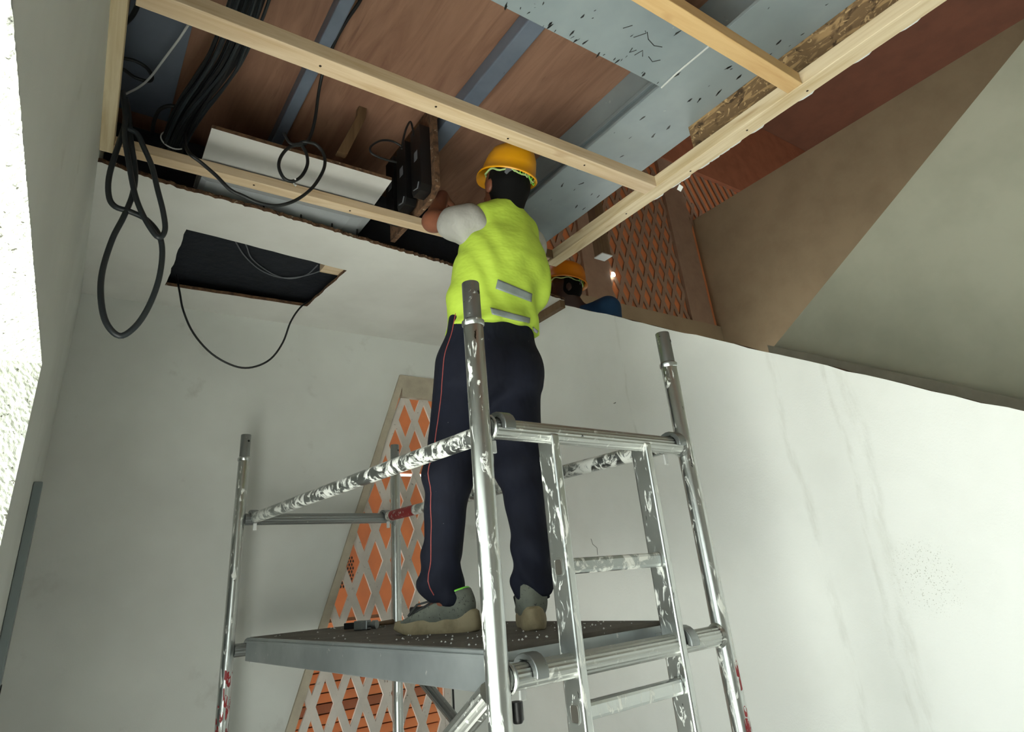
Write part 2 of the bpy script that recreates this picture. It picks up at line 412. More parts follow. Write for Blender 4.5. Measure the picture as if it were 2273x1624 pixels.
# ------------------------------------------------------------------ neighbouring stair hall beyond the right wall
YF = 4.20
struct(MB().box((XR + .09, YF + .018, 3.0), (12, YF + .08, 8.2)).build('wall_far', M_orange))
fl = thing('lattice_screen', (4.6, YF, 3.95), 'far brown lattice screen seen above the raked white wall', 'lattice')
lattice(fl, [(4.53, 4.14), (5.78, 4.14), (5.78, 6.3), (4.53, 6.3)], YF, .012, .166, .385, 4.694, 4.512, .050, M_latticeF)
lattice(fl, [(2.45, 4.14), (4.16, 4.14), (4.16, 6.3), (2.45, 6.3)], YF, .012, .166, .385, 4.0, 4.83, .050, M_latticeF)
lattice(fl, [(6.20, 5.5), (7.75, 5.5), (7.75, 6.5), (6.20, 6.5)], YF, .012, .166, .385, 4.694, 4.512, .050, M_latticeF)
MB().box((2.3, YF - .05, 6.5), (11.9, YF + .05, 8.12)).build('top_rail', M_orangeD, fl)
MB().box((4.16, YF - .03, 4.14), (4.53, YF + .05, 6.4)).build('stile', M_latticeF, fl)
MB().box((5.78, YF - .03, 4.14), (6.18, YF + .05, 6.5)).build('stile', M_latticeF, fl)
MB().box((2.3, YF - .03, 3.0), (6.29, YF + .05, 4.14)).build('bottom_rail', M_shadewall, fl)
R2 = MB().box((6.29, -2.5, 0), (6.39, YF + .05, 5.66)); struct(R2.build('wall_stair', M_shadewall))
ch = MB(); ch.box((1.97, -2.6, 8.13), (12.1, YF + .1, 8.22))
M_darkbrown = Mat('dark_brown_ceiling_board', (112, 70, 50), .8).var((100, 62, 44), 3, .4, .7); struct(ch.build('ceiling_stair', M_darkbrown))
struct(MB().box((12, -2.6, 0), (12.1, YF + .1, 8.2)).build('wall_end', M_orangeD))
struct(MB().box((1.93, -2.6, ZD + .02), (1.97, YF + .1, 8.2)).build('wall_loft', M_orangeD))
Q = MB(); Q.prism([(3.2, 1.82, 2.63), (3.2, .31, 3.545), (3.2, -2.2, 5.07), (3.2, -2.2, .27), (3.2, -.97, .99)], (.05, 0, 0)); struct(Q.build('wall_stair_inner', M_greenwall))
struct(MB().beam((3.185, 1.84, 2.60), (3.185, -2.0, .345), (.03, 0, 0), (0, 0, .085)).build('trim_7', M_greystrip), 'grey ledge along the foot of the pale stair wall')
struct(MB().box((XR + .10, 1.75, 1.60), (3.18, YF, 1.68)).build('floor_landing', M_floor))
LOOP_A = [[-0.076,1.99,3.166],[-0.052,1.98,3.051],[-0.053,1.95,2.954],[-0.063,1.95,2.808],[-0.054,1.95,2.727],[-0.018,1.95,2.692],[0.025,1.95,2.685],[0.071,1.95,2.669],[0.111,1.95,2.626],[0.129,1.95,2.565],[0.131,1.95,2.47],[0.116,1.95,2.377],[0.09,1.95,2.307],[0.055,1.95,2.273],[0.016,1.95,2.309],[-0.008,1.95,2.383],[-0.017,1.95,2.469],[-0.008,1.95,2.579],[0.01,1.95,2.664],[0.022,1.95,2.751],[0.017,1.95,2.836],[-0.012,1.95,2.951],[-0.046,1.98,3.073],[-0.064,1.99,3.141]]
LOOP_B = [[-0.024,1.925,2.974],[0.004,1.925,2.961],[0.03,1.925,2.913],[0.06,1.925,2.852],[0.086,1.925,2.773],[0.112,1.925,2.695],[0.125,1.925,2.632],[0.111,1.925,2.601],[0.079,1.925,2.636],[0.046,1.925,2.693],[0.022,1.925,2.753],[-0.005,1.925,2.847],[-0.03,1.925,2.944],[-0.053,1.925,3.027]]
HOLE_LOOP = [[0.276,3.03,3.02],[0.296,2.98,2.905],[0.322,2.98,2.816],[0.378,2.98,2.71],[0.466,2.98,2.621],[0.57,2.98,2.573],[0.653,2.98,2.576],[0.735,2.98,2.628],[0.79,2.98,2.724],[0.822,2.98,2.84],[0.865,2.98,2.927],[0.941,3.043,3.02]]
COIL = [[0.559,1.399,3.42],[0.573,1.453,3.42],[0.564,1.555,3.42],[0.558,1.652,3.41],[0.56,1.778,3.39],[0.563,1.84,3.33],[0.566,1.88,3.23],[0.558,1.9,3.154],[0.535,1.9,3.103],[0.486,1.9,3.074],[0.456,1.9,3.022],[0.449,1.9,2.97],[0.47,1.9,2.927],[0.502,1.9,2.924],[0.533,1.9,2.958],[0.551,1.9,3.015],[0.545,1.9,3.065],[0.523,1.9,3.102],[0.538,1.885,3.104],[0.573,1.885,3.106],[0.605,1.885,3.076],[0.612,1.885,3.026],[0.598,1.885,2.97],[0.564,1.885,2.899],[0.51,1.885,2.834],[0.45,1.885,2.795],[0.39,1.885,2.788],[0.337,1.885,2.8],[0.293,1.885,2.813],[0.246,1.885,2.853],[0.194,1.885,2.89],[0.157,1.885,2.913],[0.149,2.0,3.033],[0.154,2.12,3.169]]
COIL_TAIL = [[0.527,1.893,3.099],[0.483,1.893,3.082],[0.456,1.893,3.12]]
WHITE_WIRE = [[0.088,1.785,3.36],[0.069,1.873,3.36],[0.041,1.982,3.36],[0.011,2.098,3.36],[-0.018,2.172,3.36],[-0.057,2.236,3.36]]
DARK_LOOP = [[-0.1,2.071,3.38],[-0.078,2.07,3.38],[-0.047,2.065,3.38],[-0.008,2.081,3.38],[0.015,2.119,3.38],[0.007,2.15,3.38],[-0.038,2.153,3.38],[-0.075,2.131,3.38],[-0.096,2.129,3.38]]
DARK_TAIL = [[-0.093,1.901,3.38],[-0.08,1.868,3.38],[-0.072,1.839,3.38],[-0.065,1.798,3.38]]
DARK_ARCH = [[0.054,2.299,3.25],[0.05,2.241,3.25],[0.051,2.184,3.25],[0.059,2.132,3.25],[0.085,2.096,3.25],[0.121,2.084,3.25]]
BUNDLE = [[0.223,1.356,3.22],[0.223,1.408,3.22],[0.223,1.518,3.22],[0.217,1.642,3.22],[0.207,1.758,3.22],[0.182,1.89,3.22],[0.157,2.006,3.22],[0.139,2.125,3.22],[0.127,2.256,3.22]]
HOLE_WIRE_1 = [[0.426,2.55,3.03],[0.461,2.621,3.03],[0.526,2.731,3.03],[0.625,2.837,3.03],[0.723,2.873,3.03],[0.803,2.836,3.03],[0.868,2.752,3.03],[0.913,2.65,3.03]]
HOLE_WIRE_2 = [[0.479,2.577,3.035],[0.511,2.644,3.035],[0.561,2.749,3.035],[0.673,2.852,3.035],[0.77,2.879,3.035],[0.838,2.803,3.035],[0.854,2.678,3.035]]
DRIVER_A = [[0.944,1.9,3.245],[0.897,1.9,3.255],[0.846,1.9,3.238],[0.803,1.9,3.192],[0.807,1.9,3.16],[0.856,1.9,3.15],[0.916,1.9,3.154]]
DRIVER_B = [[0.932,1.88,3.215],[0.939,1.88,3.264],[0.955,1.88,3.33],[0.975,1.88,3.374],[0.985,1.88,3.342],[0.989,1.88,3.307]]
# ------------------------------------------------------------------ steel under the deck
bx = thing('steel_beam', (.9, .93, 3.2), 'wide grey painted steel beam crossing overhead behind the nearest batten', 'beam')
b = MB(); b.box((XL, .78, 3.200), (1.62, 1.085, 3.214)); b.build('bottom_flange', M_steel, bx, bevel=.002)
b = MB(); b.box((XL, .92, 3.214), (1.62, .95, ZD - .001)); b.build('web', M_steel, bx)
by = thing('steel_beam', (1.8, 1.2, 3.2), 'long grey painted steel beam running away beside the right batten', 'beam')
b = MB(); b.box((1.62, -1.2, 3.200), (1.955, 3.2, 3.215)); b.build('bottom_flange', M_steel, by, bevel=.002)
b = MB(); b.box((1.715, -1.2, 3.215), (1.90, 3.2, ZD - .001)); b.build('web', M_steel, by)
b = MB(); b.box((1.700, 1.09, 3.325), (1.716, 3.2, 3.345)); b.build('stiffener_rib', M_steel, by, bevel=.003)
b = MB(); b.tube([(1.625, .86, 3.199), (1.622, 1.0, 3.199), (1.628, 1.085, 3.199)], .0035, 6); b.build('weld_bead', M_whitep, by, True)
# pen scribbles and chipped paint on the beam underside
scr = MB()
for pl in ([(1.30, .955), (1.32, .93)], [(1.36, .965), (1.385, .93), (1.375, .925)], [(1.385, .925), (1.41, .945), (1.45, .955), (1.48, .945)], [(1.39, 1.0), (1.395, 1.02), (1.41, 1.0)], [(1.42, 1.02), (1.43, .99), (1.45, 1.01)], [(1.47, 1.0), (1.50, 1.01), (1.52, .99)]):
    scr.tube([(x, y, 3.1992) for x, y in pl], .0014, 5)
scr.build('pen_scribble', M_blackbox, bx)
def chip(mb, x, y, z, r, seed):
    rnd = random.Random(seed); n = 7; a0 = rnd.random() * 6
    sk = rnd.uniform(-.8, .8); q = [(r * rnd.uniform(.25, .7) * math.cos(a0 + i * 6.283 / n), r * rnd.uniform(.6, 2.6) * math.sin(a0 + i * 6.283 / n)) for i in range(n)]
    mb.add([(x + a + sk * b * .5, y + b, z) for a, b in q], [tuple(range(n))])
cp = MB()
for i in range(46): chip(cp, random.uniform(1.63, 1.95), random.uniform(.35, 2.0), 3.1994, random.choice((.003, .005, .009)), i)
cp.build('paint_chips', M_blackbox, by)['kind'] = 'stuff'
cp = MB()
for i in range(34): chip(cp, random.uniform(.8, 1.6), random.choice((random.uniform(.8, 1.07), random.uniform(1.06, 1.084))), 3.1994, random.choice((.003, .004, .008)), 90 + i)
cp.build('paint_chips', M_blackbox, bx)['kind'] = 'stuff'
def joist(x0, x1, y1, label):
    o = MB().box((x0, 1.06, 3.405), (x1, y1, ZD - .002)).build('steel_joist', M_steel2, None, bevel=.006); tag(o, label, 'joist', 'steel joists under the plywood deck'); return o
M_steel2 = Mat('blue_grey_joist_paint', (112, 122, 138), .42).var((94, 104, 120), 5, .35, .7).var((36, 38, 42), 20, .70, .74, 5, (2, .5, 1))
joist(.508, .556, 2.44, 'narrow blue grey steel joist above the coiled cable')
joist(1.128, 1.206, 2.10, 'blue grey steel joist above the worker, beside the black driver units')

# ------------------------------------------------------------------ timber batten frame
cf = thing('batten_frame', (.9, 1.2, 2.97), 'pale pine batten frame hung below the plywood deck', 'ceiling frame')
def batten(lo, hi, mat): return MB().box(lo, hi).build('batten', mat, cf, bevel=.002)
MB().beam((XL + .020, 2.085, 2.997), (XL - .035, .0, 2.997), (.040, 0, 0), (0, 0, .05)).build('batten', M_woodY, cf, bevel=.002)
farb = batten((-.056, 2.030, 2.970), (1.80, 2.080, 3.008), M_woodX)
nearb = batten((-.056, 1.338, 2.970), (1.815, 1.402, 3.020), M_woodX)
thirdb = batten((.2, .688, 2.970), (1.812, .742, 3.018), M_woodO)
rightb = batten((1.815, -.6, 2.970), (1.882, 2.085, 3.022), M_woodY)
MB().box((1.74, 2.02, 2.975), (1.815, 2.07, 3.018)).build('spacer_block', M_woodD, cf)
def screws(par, pts):
    src = None
    for p in pts:
        if src is None:
            src = MB().lathe((0, 0, 0), (0, 0, -1), [(0.0001, .0015), (.0035, .0012), (.0042, 0), (.0042, -.004)], 8).build('screw', M_screw, par); src.location = p
        else:
            o = src.copy(); COL.objects.link(o); o.location = p
screws(nearb, [(.42, 1.372, 2.970), (.80, 1.360, 2.970), (1.10, 1.38, 2.970), (1.45, 1.37, 2.970)])
screws(farb, [(.40, 2.052, 2.970), (.78, 2.058, 2.970)])
screws(rightb, [(1.85, 1.55, 2.970), (1.86, 1.2, 2.970), (1.85, .93, 2.970), (1.86, .70, 2.970)])
# scraps of torn board left along the right batten
tb = MB()
for i in range(26):
    y = .35 + i * .048
    if random.random() < .62: continue
    w_ = random.uniform(.004, .012)
    tb.add([(1.880, y, 2.9695), (1.882 + w_ * .4, y + .012, 2.968), (1.882 + w_ * .25, y + .045, 2.968), (1.880, y + .06, 2.9695), (1.88, y + .02, 2.972)], [(0, 1, 2, 3), (0, 1, 4), (2, 3, 4)])
tb.add([(1.885, 1.28, 2.967), (1.90, 1.275, 2.955), (1.905, 1.295, 2.945), (1.89, 1.30, 2.955)], [(0, 1, 2, 3)])
tb.build('torn_board_scraps', M_whitep, cf)['kind'] = 'stuff'
tag(MB().box((1.905, .05, 3.03), (1.930, 1.19, 3.199)).build('strand_board', M_osb, None), 'strand board strip standing between steel beam and right batten', 'board')
tag(MB().box((2.30, 2.15, 3.185), (2.37, 2.21, 5.66)).build('timber_post', M_woodD, None), 'brown timber post hanging behind the right batten', 'post')
tag(MB().box((2.297, 2.145, 3.178), (2.376, 2.213, 3.184)).build('end_plate', M_whitep, None), 'small white plate under the hanging timber post', 'plate')
hg = MB().prism([(.79, 2.0, 3.478), (.825, 2.0, 3.478), (.821, 2.0, 3.423), (.742, 2.0, 3.20), (.70, 2.0, 3.20), (.785, 2.0, 3.425)], (0, .03, 0)); tag(hg.build('timber_hanger', M_woodD, None), 'bent brown timber hanger below the deck above the white hatch board', 'hanger')

# ------------------------------------------------------------------ hatch board, duct, driver units
M_hatchgrey = Mat('pale_grey_sheet_metal', (168, 172, 174), .6).var((152, 156, 160), 4, .4, .7)
hb = MB(); hb.prism([(.225, 1.988, 3.122), (.932, 1.980, 3.118), (.964, 2.43, 3.145), (.235, 2.43, 3.145)], (0, 0, .016), 0, 1); tag(hb.build('hatch_board', [M_hatch, M_tornwood], None), 'white cut-out board resting above the far batten', 'board')
dk = MB(); prof = [(.0, .012), (.02, 0), (.60, 0), (.66, .012), (.70, .03), (.70, .09), (0, .09)]
dk.prism([(.235 + x, 2.19, 3.030 + z) for x, z in prof], (0, .23, 0)); tag(dk.build('metal_duct', M_hatchgrey, None), 'pale grey duct lying behind the far batten above the ceiling', 'duct')
tag(MB().box((.86, 2.55, 2.99), (1.05, 2.66, 3.03)).build('timber_block', M_woodX, None), 'short timber block above the right end of the ceiling cut-out', 'block')
du = thing('driver_board', (1.06, 1.95, 3.0), 'brown board carrying black driver units beside the worker', 'electrical board')
bd = MB(); bd.prism([(1.062, 1.838, 3.478), (1.062, 1.838, 3.05), (1.062, 1.90, 3.012), (1.062, 2.28, 3.012), (1.062, 2.28, 3.478)], (.022, 0, 0)); bd.build('board', M_tornwood, du)
def unit(y0, y1, z0, z1, x0):
    u_ = MB().prism([(x0, y0 + .012, z0), (x0, y1 - .012, z0), (x0, y1, z0 + .03), (x0, y1, z1), (x0, y0, z1), (x0, y0, z0 + .03)], (.05, 0, 0)).build('driver_unit', M_blackbox, du, bevel=.002)
    MB().box((x0 - .001, (y0 + y1) / 2 - .018, (z0 + z1) / 2 + .0), (x0, (y0 + y1) / 2 + .012, (z0 + z1) / 2 + .045)).build('sticker', M_label, u_)
    MB().tube([(x0 - .001, y0 + .02, z0 + .045), (x0 - .002, y0 + .03, z0 + .02), (x0 - .001, y1 - .02, z0 + .03)], .003, 6).build('connector', M_label, u_)
    return u_
unit(1.868, 1.955, 3.035, 3.37, 1.011); unit(1.985, 2.075, 3.03, 3.36, 1.0); unit(2.105, 2.19, 3.03, 3.36, 1.0)
for nm, arr in (('lead', DRIVER_A), ('lead', DRIVER_B)): MB().tube(smooth_path(arr), .0045, 8).build(nm, M_black, du, True)

# ------------------------------------------------------------------ cables
def cable(name, arr, r, mat, label, cat='cable', group=None, n=5):
    return tag(MB().tube(smooth_path(arr, n), r, 10).build(name, mat, None, True), label, cat, group)
LOOP_A = [[x + (.014 if x < -.03 else 0), y, z] for x, y, z in LOOP_A]; LOOP_B = [[x + (.014 if x < -.03 else 0), y, z] for x, y, z in LOOP_B]
cable('cable_loop', LOOP_A, .0088, M_navycable, 'thick black cable hanging in a long twisted loop at the left')
cable('cable_loop', LOOP_B, .0085, M_navycable, 'shorter black cable loop hanging inside the long one')
cable('cable_loop', HOLE_LOOP, .0048, M_black, 'thin black cable drooping from the ceiling cut-out')
cc = thing('coiled_cable', (.5, 1.9, 3.0), 'black cable with a tied coil hanging before the white hatch board', 'cable')
MB().tube(smooth_path(COIL), .0062, 10).build('cable', M_black, cc, True)
MB().tube(smooth_path(COIL_TAIL), .0055, 8).build('cable_end', M_black, cc, True)
MB().tube([(.508, 1.893, 2.93), (.508, 1.902, 2.935), (.508, 1.91, 2.926), (.508, 1.90, 2.912), (.512, 1.895, 2.905)], .0035, 6).build('cable_tie', M_whitep, cc, True)
cable('thin_wire', WHITE_WIRE, .0042, M_whitep, 'thin white wire crossing the blue grey sheet', 'wire')
cable('cable_loop', DARK_LOOP, .0065, M_black, 'small black cable loop poking out above the left batten')
cable('cable_stub', DARK_TAIL, .0085, M_black, 'black cable stub in the top left corner of the frame')
cable('cable_arch', DARK_ARCH, .007, M_black, 'short black cable arch beside the thick cable bundle')
cb = thing('cable_bundle', (.18, 1.8, 3.22), 'thick bundle of many black cables strapped under the deck', 'cable bundle')
rb = random.Random(9); Bp = [Vector(p) for p in smooth_path(BUNDLE, 4)]
for i in range(24):
    a = rb.uniform(0, 6.28); rr = .041 * math.sqrt(rb.random()); ph = rb.uniform(0, 6.28); pts = []; nB = len(Bp)
    for k, p in enumerate(Bp):
        t = k / (nB - 1); tang = (Bp[min(k + 1, nB - 1)] - Bp[max(k - 1, 0)]).normalized(); sx = tang.cross(Vector((0, 0, 1))).normalized()
        sp = 1.05 + .25 * math.sin(3 * t + ph); an = a + .5 * math.sin(2.2 * t + ph)
        pts.append(p + sx * rr * sp * math.cos(an) + Vector((0, 0, 1)) * rr * sp * math.sin(an) * .8)
    if i % 3 == 0: pts = pts + [pts[-1] + Vector((rb.uniform(-.02, .02), .05, rb.uniform(-.02, .01)))]
    MB().tube(pts, rb.choice((.0052, .006, .0068)), 7).build('cable', M_black if i % 2 else M_navycable, cb, True)
e = Vector(BUNDLE[-1]); tang = (e - Vector(BUNDLE[-2])).normalized(); sx = tang.cross(Vector((0, 0, 1))).normalized()
ring = [e - tang * .004 + .046 * (math.cos(a) * sx + math.sin(a) * Vector((0, 0, .85))) for a in [i * 2 * math.pi / 28 for i in range(28)]]
tie = MB().tube(ring, .0028, 6, closed=True); tie.tube([ring[3], ring[3] + Vector((.012, 0, -.012))], .004, 6); tie.build('cable_tie', M_whitep, cb, True)
cable('signal_wire', HOLE_WIRE_1, .003, M_label, 'thin grey wire sagging across the dark ceiling cut-out', 'wire', 'wires in the cut-out')
cable('signal_wire', HOLE_WIRE_2, .003, M_label, 'second grey wire sagging just inside the first in the cut-out', 'wire', 'wires in the cut-out')
for i, (x, y) in enumerate(((.50, 2.30), (.66, 2.32), (.80, 2.33), (.92, 2.34))):
    tag(MB().tube(smooth_path([(x - .02, y - .06, 3.035), (x, y, 3.0), (x + .03, y + .10, 2.992)], 4), .004, 6).build('stray_cable', M_black, None, True), ['first', 'second', 'third', 'fourth'][i] + ' stray black cable behind the torn ceiling edge, from the left', 'cable', 'stray cables above the ceiling')
# ------------------------------------------------------------------ aluminium scaffold tower
def paint_metal(name, col, rough, white_lo, white_hi, sc3=(1, 1, 1), extra=None, scale=30):
    s = Mat(name, col, rough, 1.0)
    f = s.ramp(s.noise(scale, 6, .68, sc3, .8), white_lo, white_hi)
    s.over((222, 224, 218), f); s.drive('Metallic', f, 1.0, 0.0); s.drive('Roughness', f, rough, .8)
    s.var((70, 72, 70), 55, .70, .74, 3, sc3)
    s.bump(0, .3, .0015, h=f); return s
M_alu = paint_metal('scuffed_aluminium', (196, 199, 197), .28, .57, .62, (1.3, 1.3, .45), None, 34)
M_aluP = paint_metal('plaster_splashed_aluminium', (166, 170, 168), .36, .47, .55, scale=22)
M_aluR = paint_metal('ribbed_aluminium', (184, 186, 182), .38, .58, .68, scale=40)
M_aluD = paint_metal('dull_aluminium', (150, 154, 154), .42, .64, .70)
M_beam = Mat('brushed_aluminium_beam', (176, 182, 184), .42, .85).var((150, 156, 158), 4, .35, .7).var((205, 206, 202), 30, .68, .72)
M_red = Mat('red_paint_on_tube', (142, 34, 38), .5).var((200, 196, 190), 40, .60, .66).var((110, 22, 28), 12, .5, .7)
M_slot = Mat('grey_brown_slot', (62, 59, 52), .7)
M_deckb = Mat('worn_platform_plywood', (96, 90, 82), .8).var((74, 68, 62), 9, .4, .7).var((186, 186, 180), 60, .70, .73, 4).bump(60, .3, .002)
A = Vector((.802, 1.230, 0)); dAC = Vector((.9975, .0704, 0)).normalized(); dAB = Vector((-dAC.y, dAC.x, 0))
LT, WT = 1.848, .800
ZT, ZL, ZR1, ZR2, ZTOP = 1.885, 1.360, 1.565, 1.268, 2.269
PB, PC, PD = A + LT * dAB, A + WT * dAC, A + LT * dAB + WT * dAC
Z = lambda h: Vector((0, 0, h))
sf = thing('scaffold_tower', (A + PD) / 2, 'paint-splashed aluminium scaffold tower with a ladder frame', 'scaffold')
def pole(P, mat):
    o = MB().lathe(P, (0, 0, 1), [(0, 0), (.0254, 0), (.0254, ZTOP - .118), (.024, ZTOP - .112)], 28).build('pole', mat, sf, True)
    MB().lathe(P, (0, 0, 1), [(.0262, ZTOP - .124), (.0292, ZTOP - .120), (.0292, ZTOP - .110), (.0236, ZTOP - .104)], 28).build('collar', M_alu, o, True)
    s = MB().lathe(P, (0, 0, 1), [(.0232, ZTOP - .13), (.0232, ZTOP - .002), (.0222, ZTOP), (.0195, ZTOP), (.0195, ZTOP - .12)], 28).build('spigot', M_aluD, o, True)
    hp = P + Z(ZTOP - .032); d = Vector((P.x * .2 + .30, -.95, 0)).normalized()
    MB().lathe(hp + d * .0222, d, [(0, .0016), (.0050, .0016), (.0056, .0006), (.0056, -.004)], 14).build('pin_hole', M_blackbox, s, True)
    return o
pA = pole(A, M_alu); pB = pole(PB, M_alu); pC = pole(PC, M_alu); pD = pole(PD, M_alu)
# red paint remnants low on the poles
for P, par in ((PB, pB), (PC, pC)):
    pm = MB(); rnd = random.Random(5 if P is PB else 8)
    for i in range(70):
        a = rnd.uniform(-2.9, .3) if P is PB else rnd.uniform(-2.0, .3); z = rnd.uniform(.75, 1.28); da = rnd.uniform(.15, .6); dz = rnd.uniform(.010, .045); r = .0257
        pts = [P + Vector((r * math.cos(a + u * da + rnd.uniform(-.05, .05)), r * math.sin(a + u * da), z + v * dz + rnd.uniform(-.003, .003))) for u, v in ((0, 0), (.5, -.2), (1, .1), (1, .9), (.5, 1.1), (0, 1))]
        pm.add(pts, [(0, 1, 2, 3, 4, 5)])
    o = pm.build('red_paint_flakes', M_red, par); o['kind'] = 'stuff'
def ribbed(p, q, r, mat, name, n=36, depth=.0012):
    d = (q - p).normalized(); x = d.orthogonal().normalized(); y = d.cross(x); mb = MB(); k = n
    ring = [(r - (depth if j % 2 else 0)) for j in range(n)]
    vs = [P + ring[j] * (math.cos(2 * math.pi * j / n) * x + math.sin(2 * math.pi * j / n) * y) for P in (p, q) for j in range(n)]
    mb.add(vs, [(j, (j + 1) % n, n + (j + 1) % n, n + j) for j in range(n)] + [tuple(range(n))[::-1], tuple(range(n, 2 * n))]); return mb.build(name, mat, sf, False)
g = .022
for P, Q_, zz in ((A, PC, ZT), (A, PC, ZL), (PB, PD, ZT), (PB, PD, ZL)):
    ribbed(P + dAC * g + Z(zz), Q_ - dAC * g + Z(zz), .0255, M_aluR if P is A else M_aluD, 'transom')
for P, Q_ in ((A, PC), (PB, PD)): ribbed(P + dAC * g + Z(.36), Q_ - dAC * g + Z(.36), .0255, M_aluR, 'transom')
# weld fillets at the transom ends
def weld(P, ax, r, par):
    MB().lathe(P, ax, [(r + .001, .010), (r + .005, .004), (r + .007, 0), (r + .004, -.004)], 20).build('weld', M_alu, par, True)
for P, par, s in ((A, pA, 1), (PC, pC, -1)):
    for zz in (ZT, ZL): weld(P + dAC * s * .026 + Z(zz), dAC * s, .025, par)
# ladder stiles and rungs
stiles = []
for t in (.218, .585):
    c = A + dAC * t
    o = MB().obox(c + Z((ZT + .10) / 2 + .03) , dAC * .0125, dAB * .030, Z((ZT - .10) / 2 - .035)).build('ladder_stile', M_alu, sf, bevel=.005); stiles.append(o)
rz = [ZR1, ZR2, ZR2 - .30, ZR2 - .60, ZR2 - .90]
for zz in rz:
    p, q = A + dAC * .228 + Z(zz), A + dAC * .576 + Z(zz)
    r_ = MB().beam(p, q, dAB * .030, Z(.036)).build('rung', M_aluP if zz == ZR1 else M_alu, sf, bevel=.008)
    for k, t in enumerate((.218, .585)):
        c = A + dAC * (t - .0127) + Z(zz)
        n_ = 20; sup = lambda a, w_, h_: dAB * (w_ * math.copysign(abs(math.cos(a)) ** .5, math.cos(a))) + Z(h_ * math.copysign(abs(math.sin(a)) ** .5, math.sin(a)))
        MB().tube([c + sup(2 * math.pi * i / n_, .0135, .0185) for i in range(n_)], .0022, 6, closed=True).build('rung_socket', M_alu, stiles[k], True)
        MB().add([c - dAC * .0006 + sup(2 * math.pi * i / n_, .0125, .0175) for i in range(n_)], [tuple(range(n_))]).build('socket_opening', M_slot, stiles[k])
# claw hook over a transom
def claw(c, along, out, par, s=1.0, mat=None):
    """hook wrapping over a tube at c; along = tube axis, out = side the arm comes from"""
    mb = MB(); n = 12; ri, ro, wd = .0275 * s, .0415 * s, .017 * s
    pts = []
    for i in range(n + 1):
        a = math.radians(-25 + 215 * i / n); pts.append((math.cos(a), math.sin(a), i / n))
    outer = [c + out * (ro * (1 + .10 * math.sin(3.1 * t)) * x) + Z(ro * y) for x, y, t in pts]; inner = [c + out * ri * x + Z(ri * y) for x, y, t in pts]
    mb.prism([p - along * wd for p in outer + inner[::-1]], along * wd * 2)
    o = mb.build('claw_hook', mat or M_aluD, par, True, bevel=.003)
    MB().obox(c + out * .034 * s + Z(-.036 * s), along * .008, out * .004, Z(.016)).build('locking_tab', M_whitep, o, bevel=.002)
    MB().prism([c + along * (wd + .004) + out * ro * .8 * math.cos(a) + Z(ro * .85 * math.sin(a)) for a in [math.radians(20 + 14 * i) for i in range(10)]] + [c + along * (wd + .004) + out * ri * 1.05 * math.cos(a) + Z(ri * 1.08 * math.sin(a)) for a in [math.radians(20 + 14 * i) for i in range(9, -1, -1)]], along * -.006).build('latch', M_alu, o, True)
    return o
# horizontal braces with claws at both ends
for t, mat in ((.062, M_aluP), (WT - .062, M_aluP)):
    p, q = A + dAC * t + dAB * .045 + Z(ZT + .004), A + dAC * t + dAB * (LT - .045) + Z(ZT + .004)
    br = MB().tube([p, q], .0240, 24).build('brace', mat, sf, True)
    claw(A + dAC * t + Z(ZT), dAC, dAB, br); claw(A + dAC * t + dAB * LT + Z(ZT), dAC, -dAB, br)
    if t > .3: MB().tube([q - dAB * .26, q - dAB * .035], .0245, 24).build('red_sleeve', M_red, br, True)
# diagonal braces
ribbed(A + dAC * .020 + dAB * .055 + Z(1.330), PB + dAC * .02 - dAB * .05 + Z(.22), .0255, M_aluR, 'diagonal_brace', 30)
ribbed(PD - dAC * .05 - dAB * .03 + Z(1.315), PC - dAC * .05 + dAB * .08 + Z(.42), .0225, M_aluD, 'diagonal_brace', 30)
ftc = MB().lathe(A + dAC * .045 + Z(1.296), (0, 0, -1), [(0, -.02), (.013, -.02), (.013, .012), (.009, .018), (0, .018)], 14).build('brace_catch', M_blackbox, sf, True)
for P in (A, PB, PC, PD):
    MB().lathe(P + Z(.0) , (0, 0, 1), [(0, .001), (.06, .001), (.06, .008), (.03, .012), (.03, .06), (0, .06)], 20).build('base_plate', M_aluD, sf, True)

# ------------------------------------------------------------------ working platform
ZP = 1.410
pf = thing('scaffold_platform', A + dAC * .37 + dAB * .9 + Z(1.32), 'aluminium framed platform the worker stands on', 'platform')
a0, a1, s0, s1 = .040, .665, .075, 1.745
C = lambda a, s, z: A + dAC * a + dAB * s + Z(z)
MB().obox(C((a0 + a1) / 2, (s0 + s1) / 2, ZP - .007), dAC * ((a1 - a0) / 2 - .012), dAB * ((s1 - s0) / 2 - .004), Z(.0065)).build('deck_board', M_deckb, pf, bevel=.001)
for a in (a0 + .011, a1 - .011):
    sr = MB().obox(C(a, (s0 + s1) / 2, ZP - .044), dAC * .011, dAB * ((s1 - s0) / 2), Z(.0425)).build('side_rail', M_beam, pf, bevel=.003)
    sg = -1 if a < .3 else 1
    MB().obox(C(a + sg * .0125, (s0 + s1) / 2, ZP - .015), dAC * .003, dAB * ((s1 - s0) / 2), Z(.004)).build('rail_lip', M_beam, sr, bevel=.001)
for s in (s0 + .006, s1 - .006):
    MB().obox(C((a0 + a1) / 2, s, ZP - .037), dAC * ((a1 - a0) / 2 - .022), dAB * .006, Z(.026)).build('end_rail', M_beam, pf)
for a in (a0 + .05, a1 - .045):
    for s, out in ((0.0, dAB), (LT, -dAB)):
        hk = claw(C(a, s, ZL), dAC, out, pf, 1.0, M_aluD)
        sh = (s0 if s == 0 else LT - s1)
        MB().obox(C(a, s, ZL + .012) + out * (.036 + sh) / 2, dAC * .015, out * ((sh - .030) / 2 + .004), Z(.010)).build('hook_arm', M_aluD, pf)
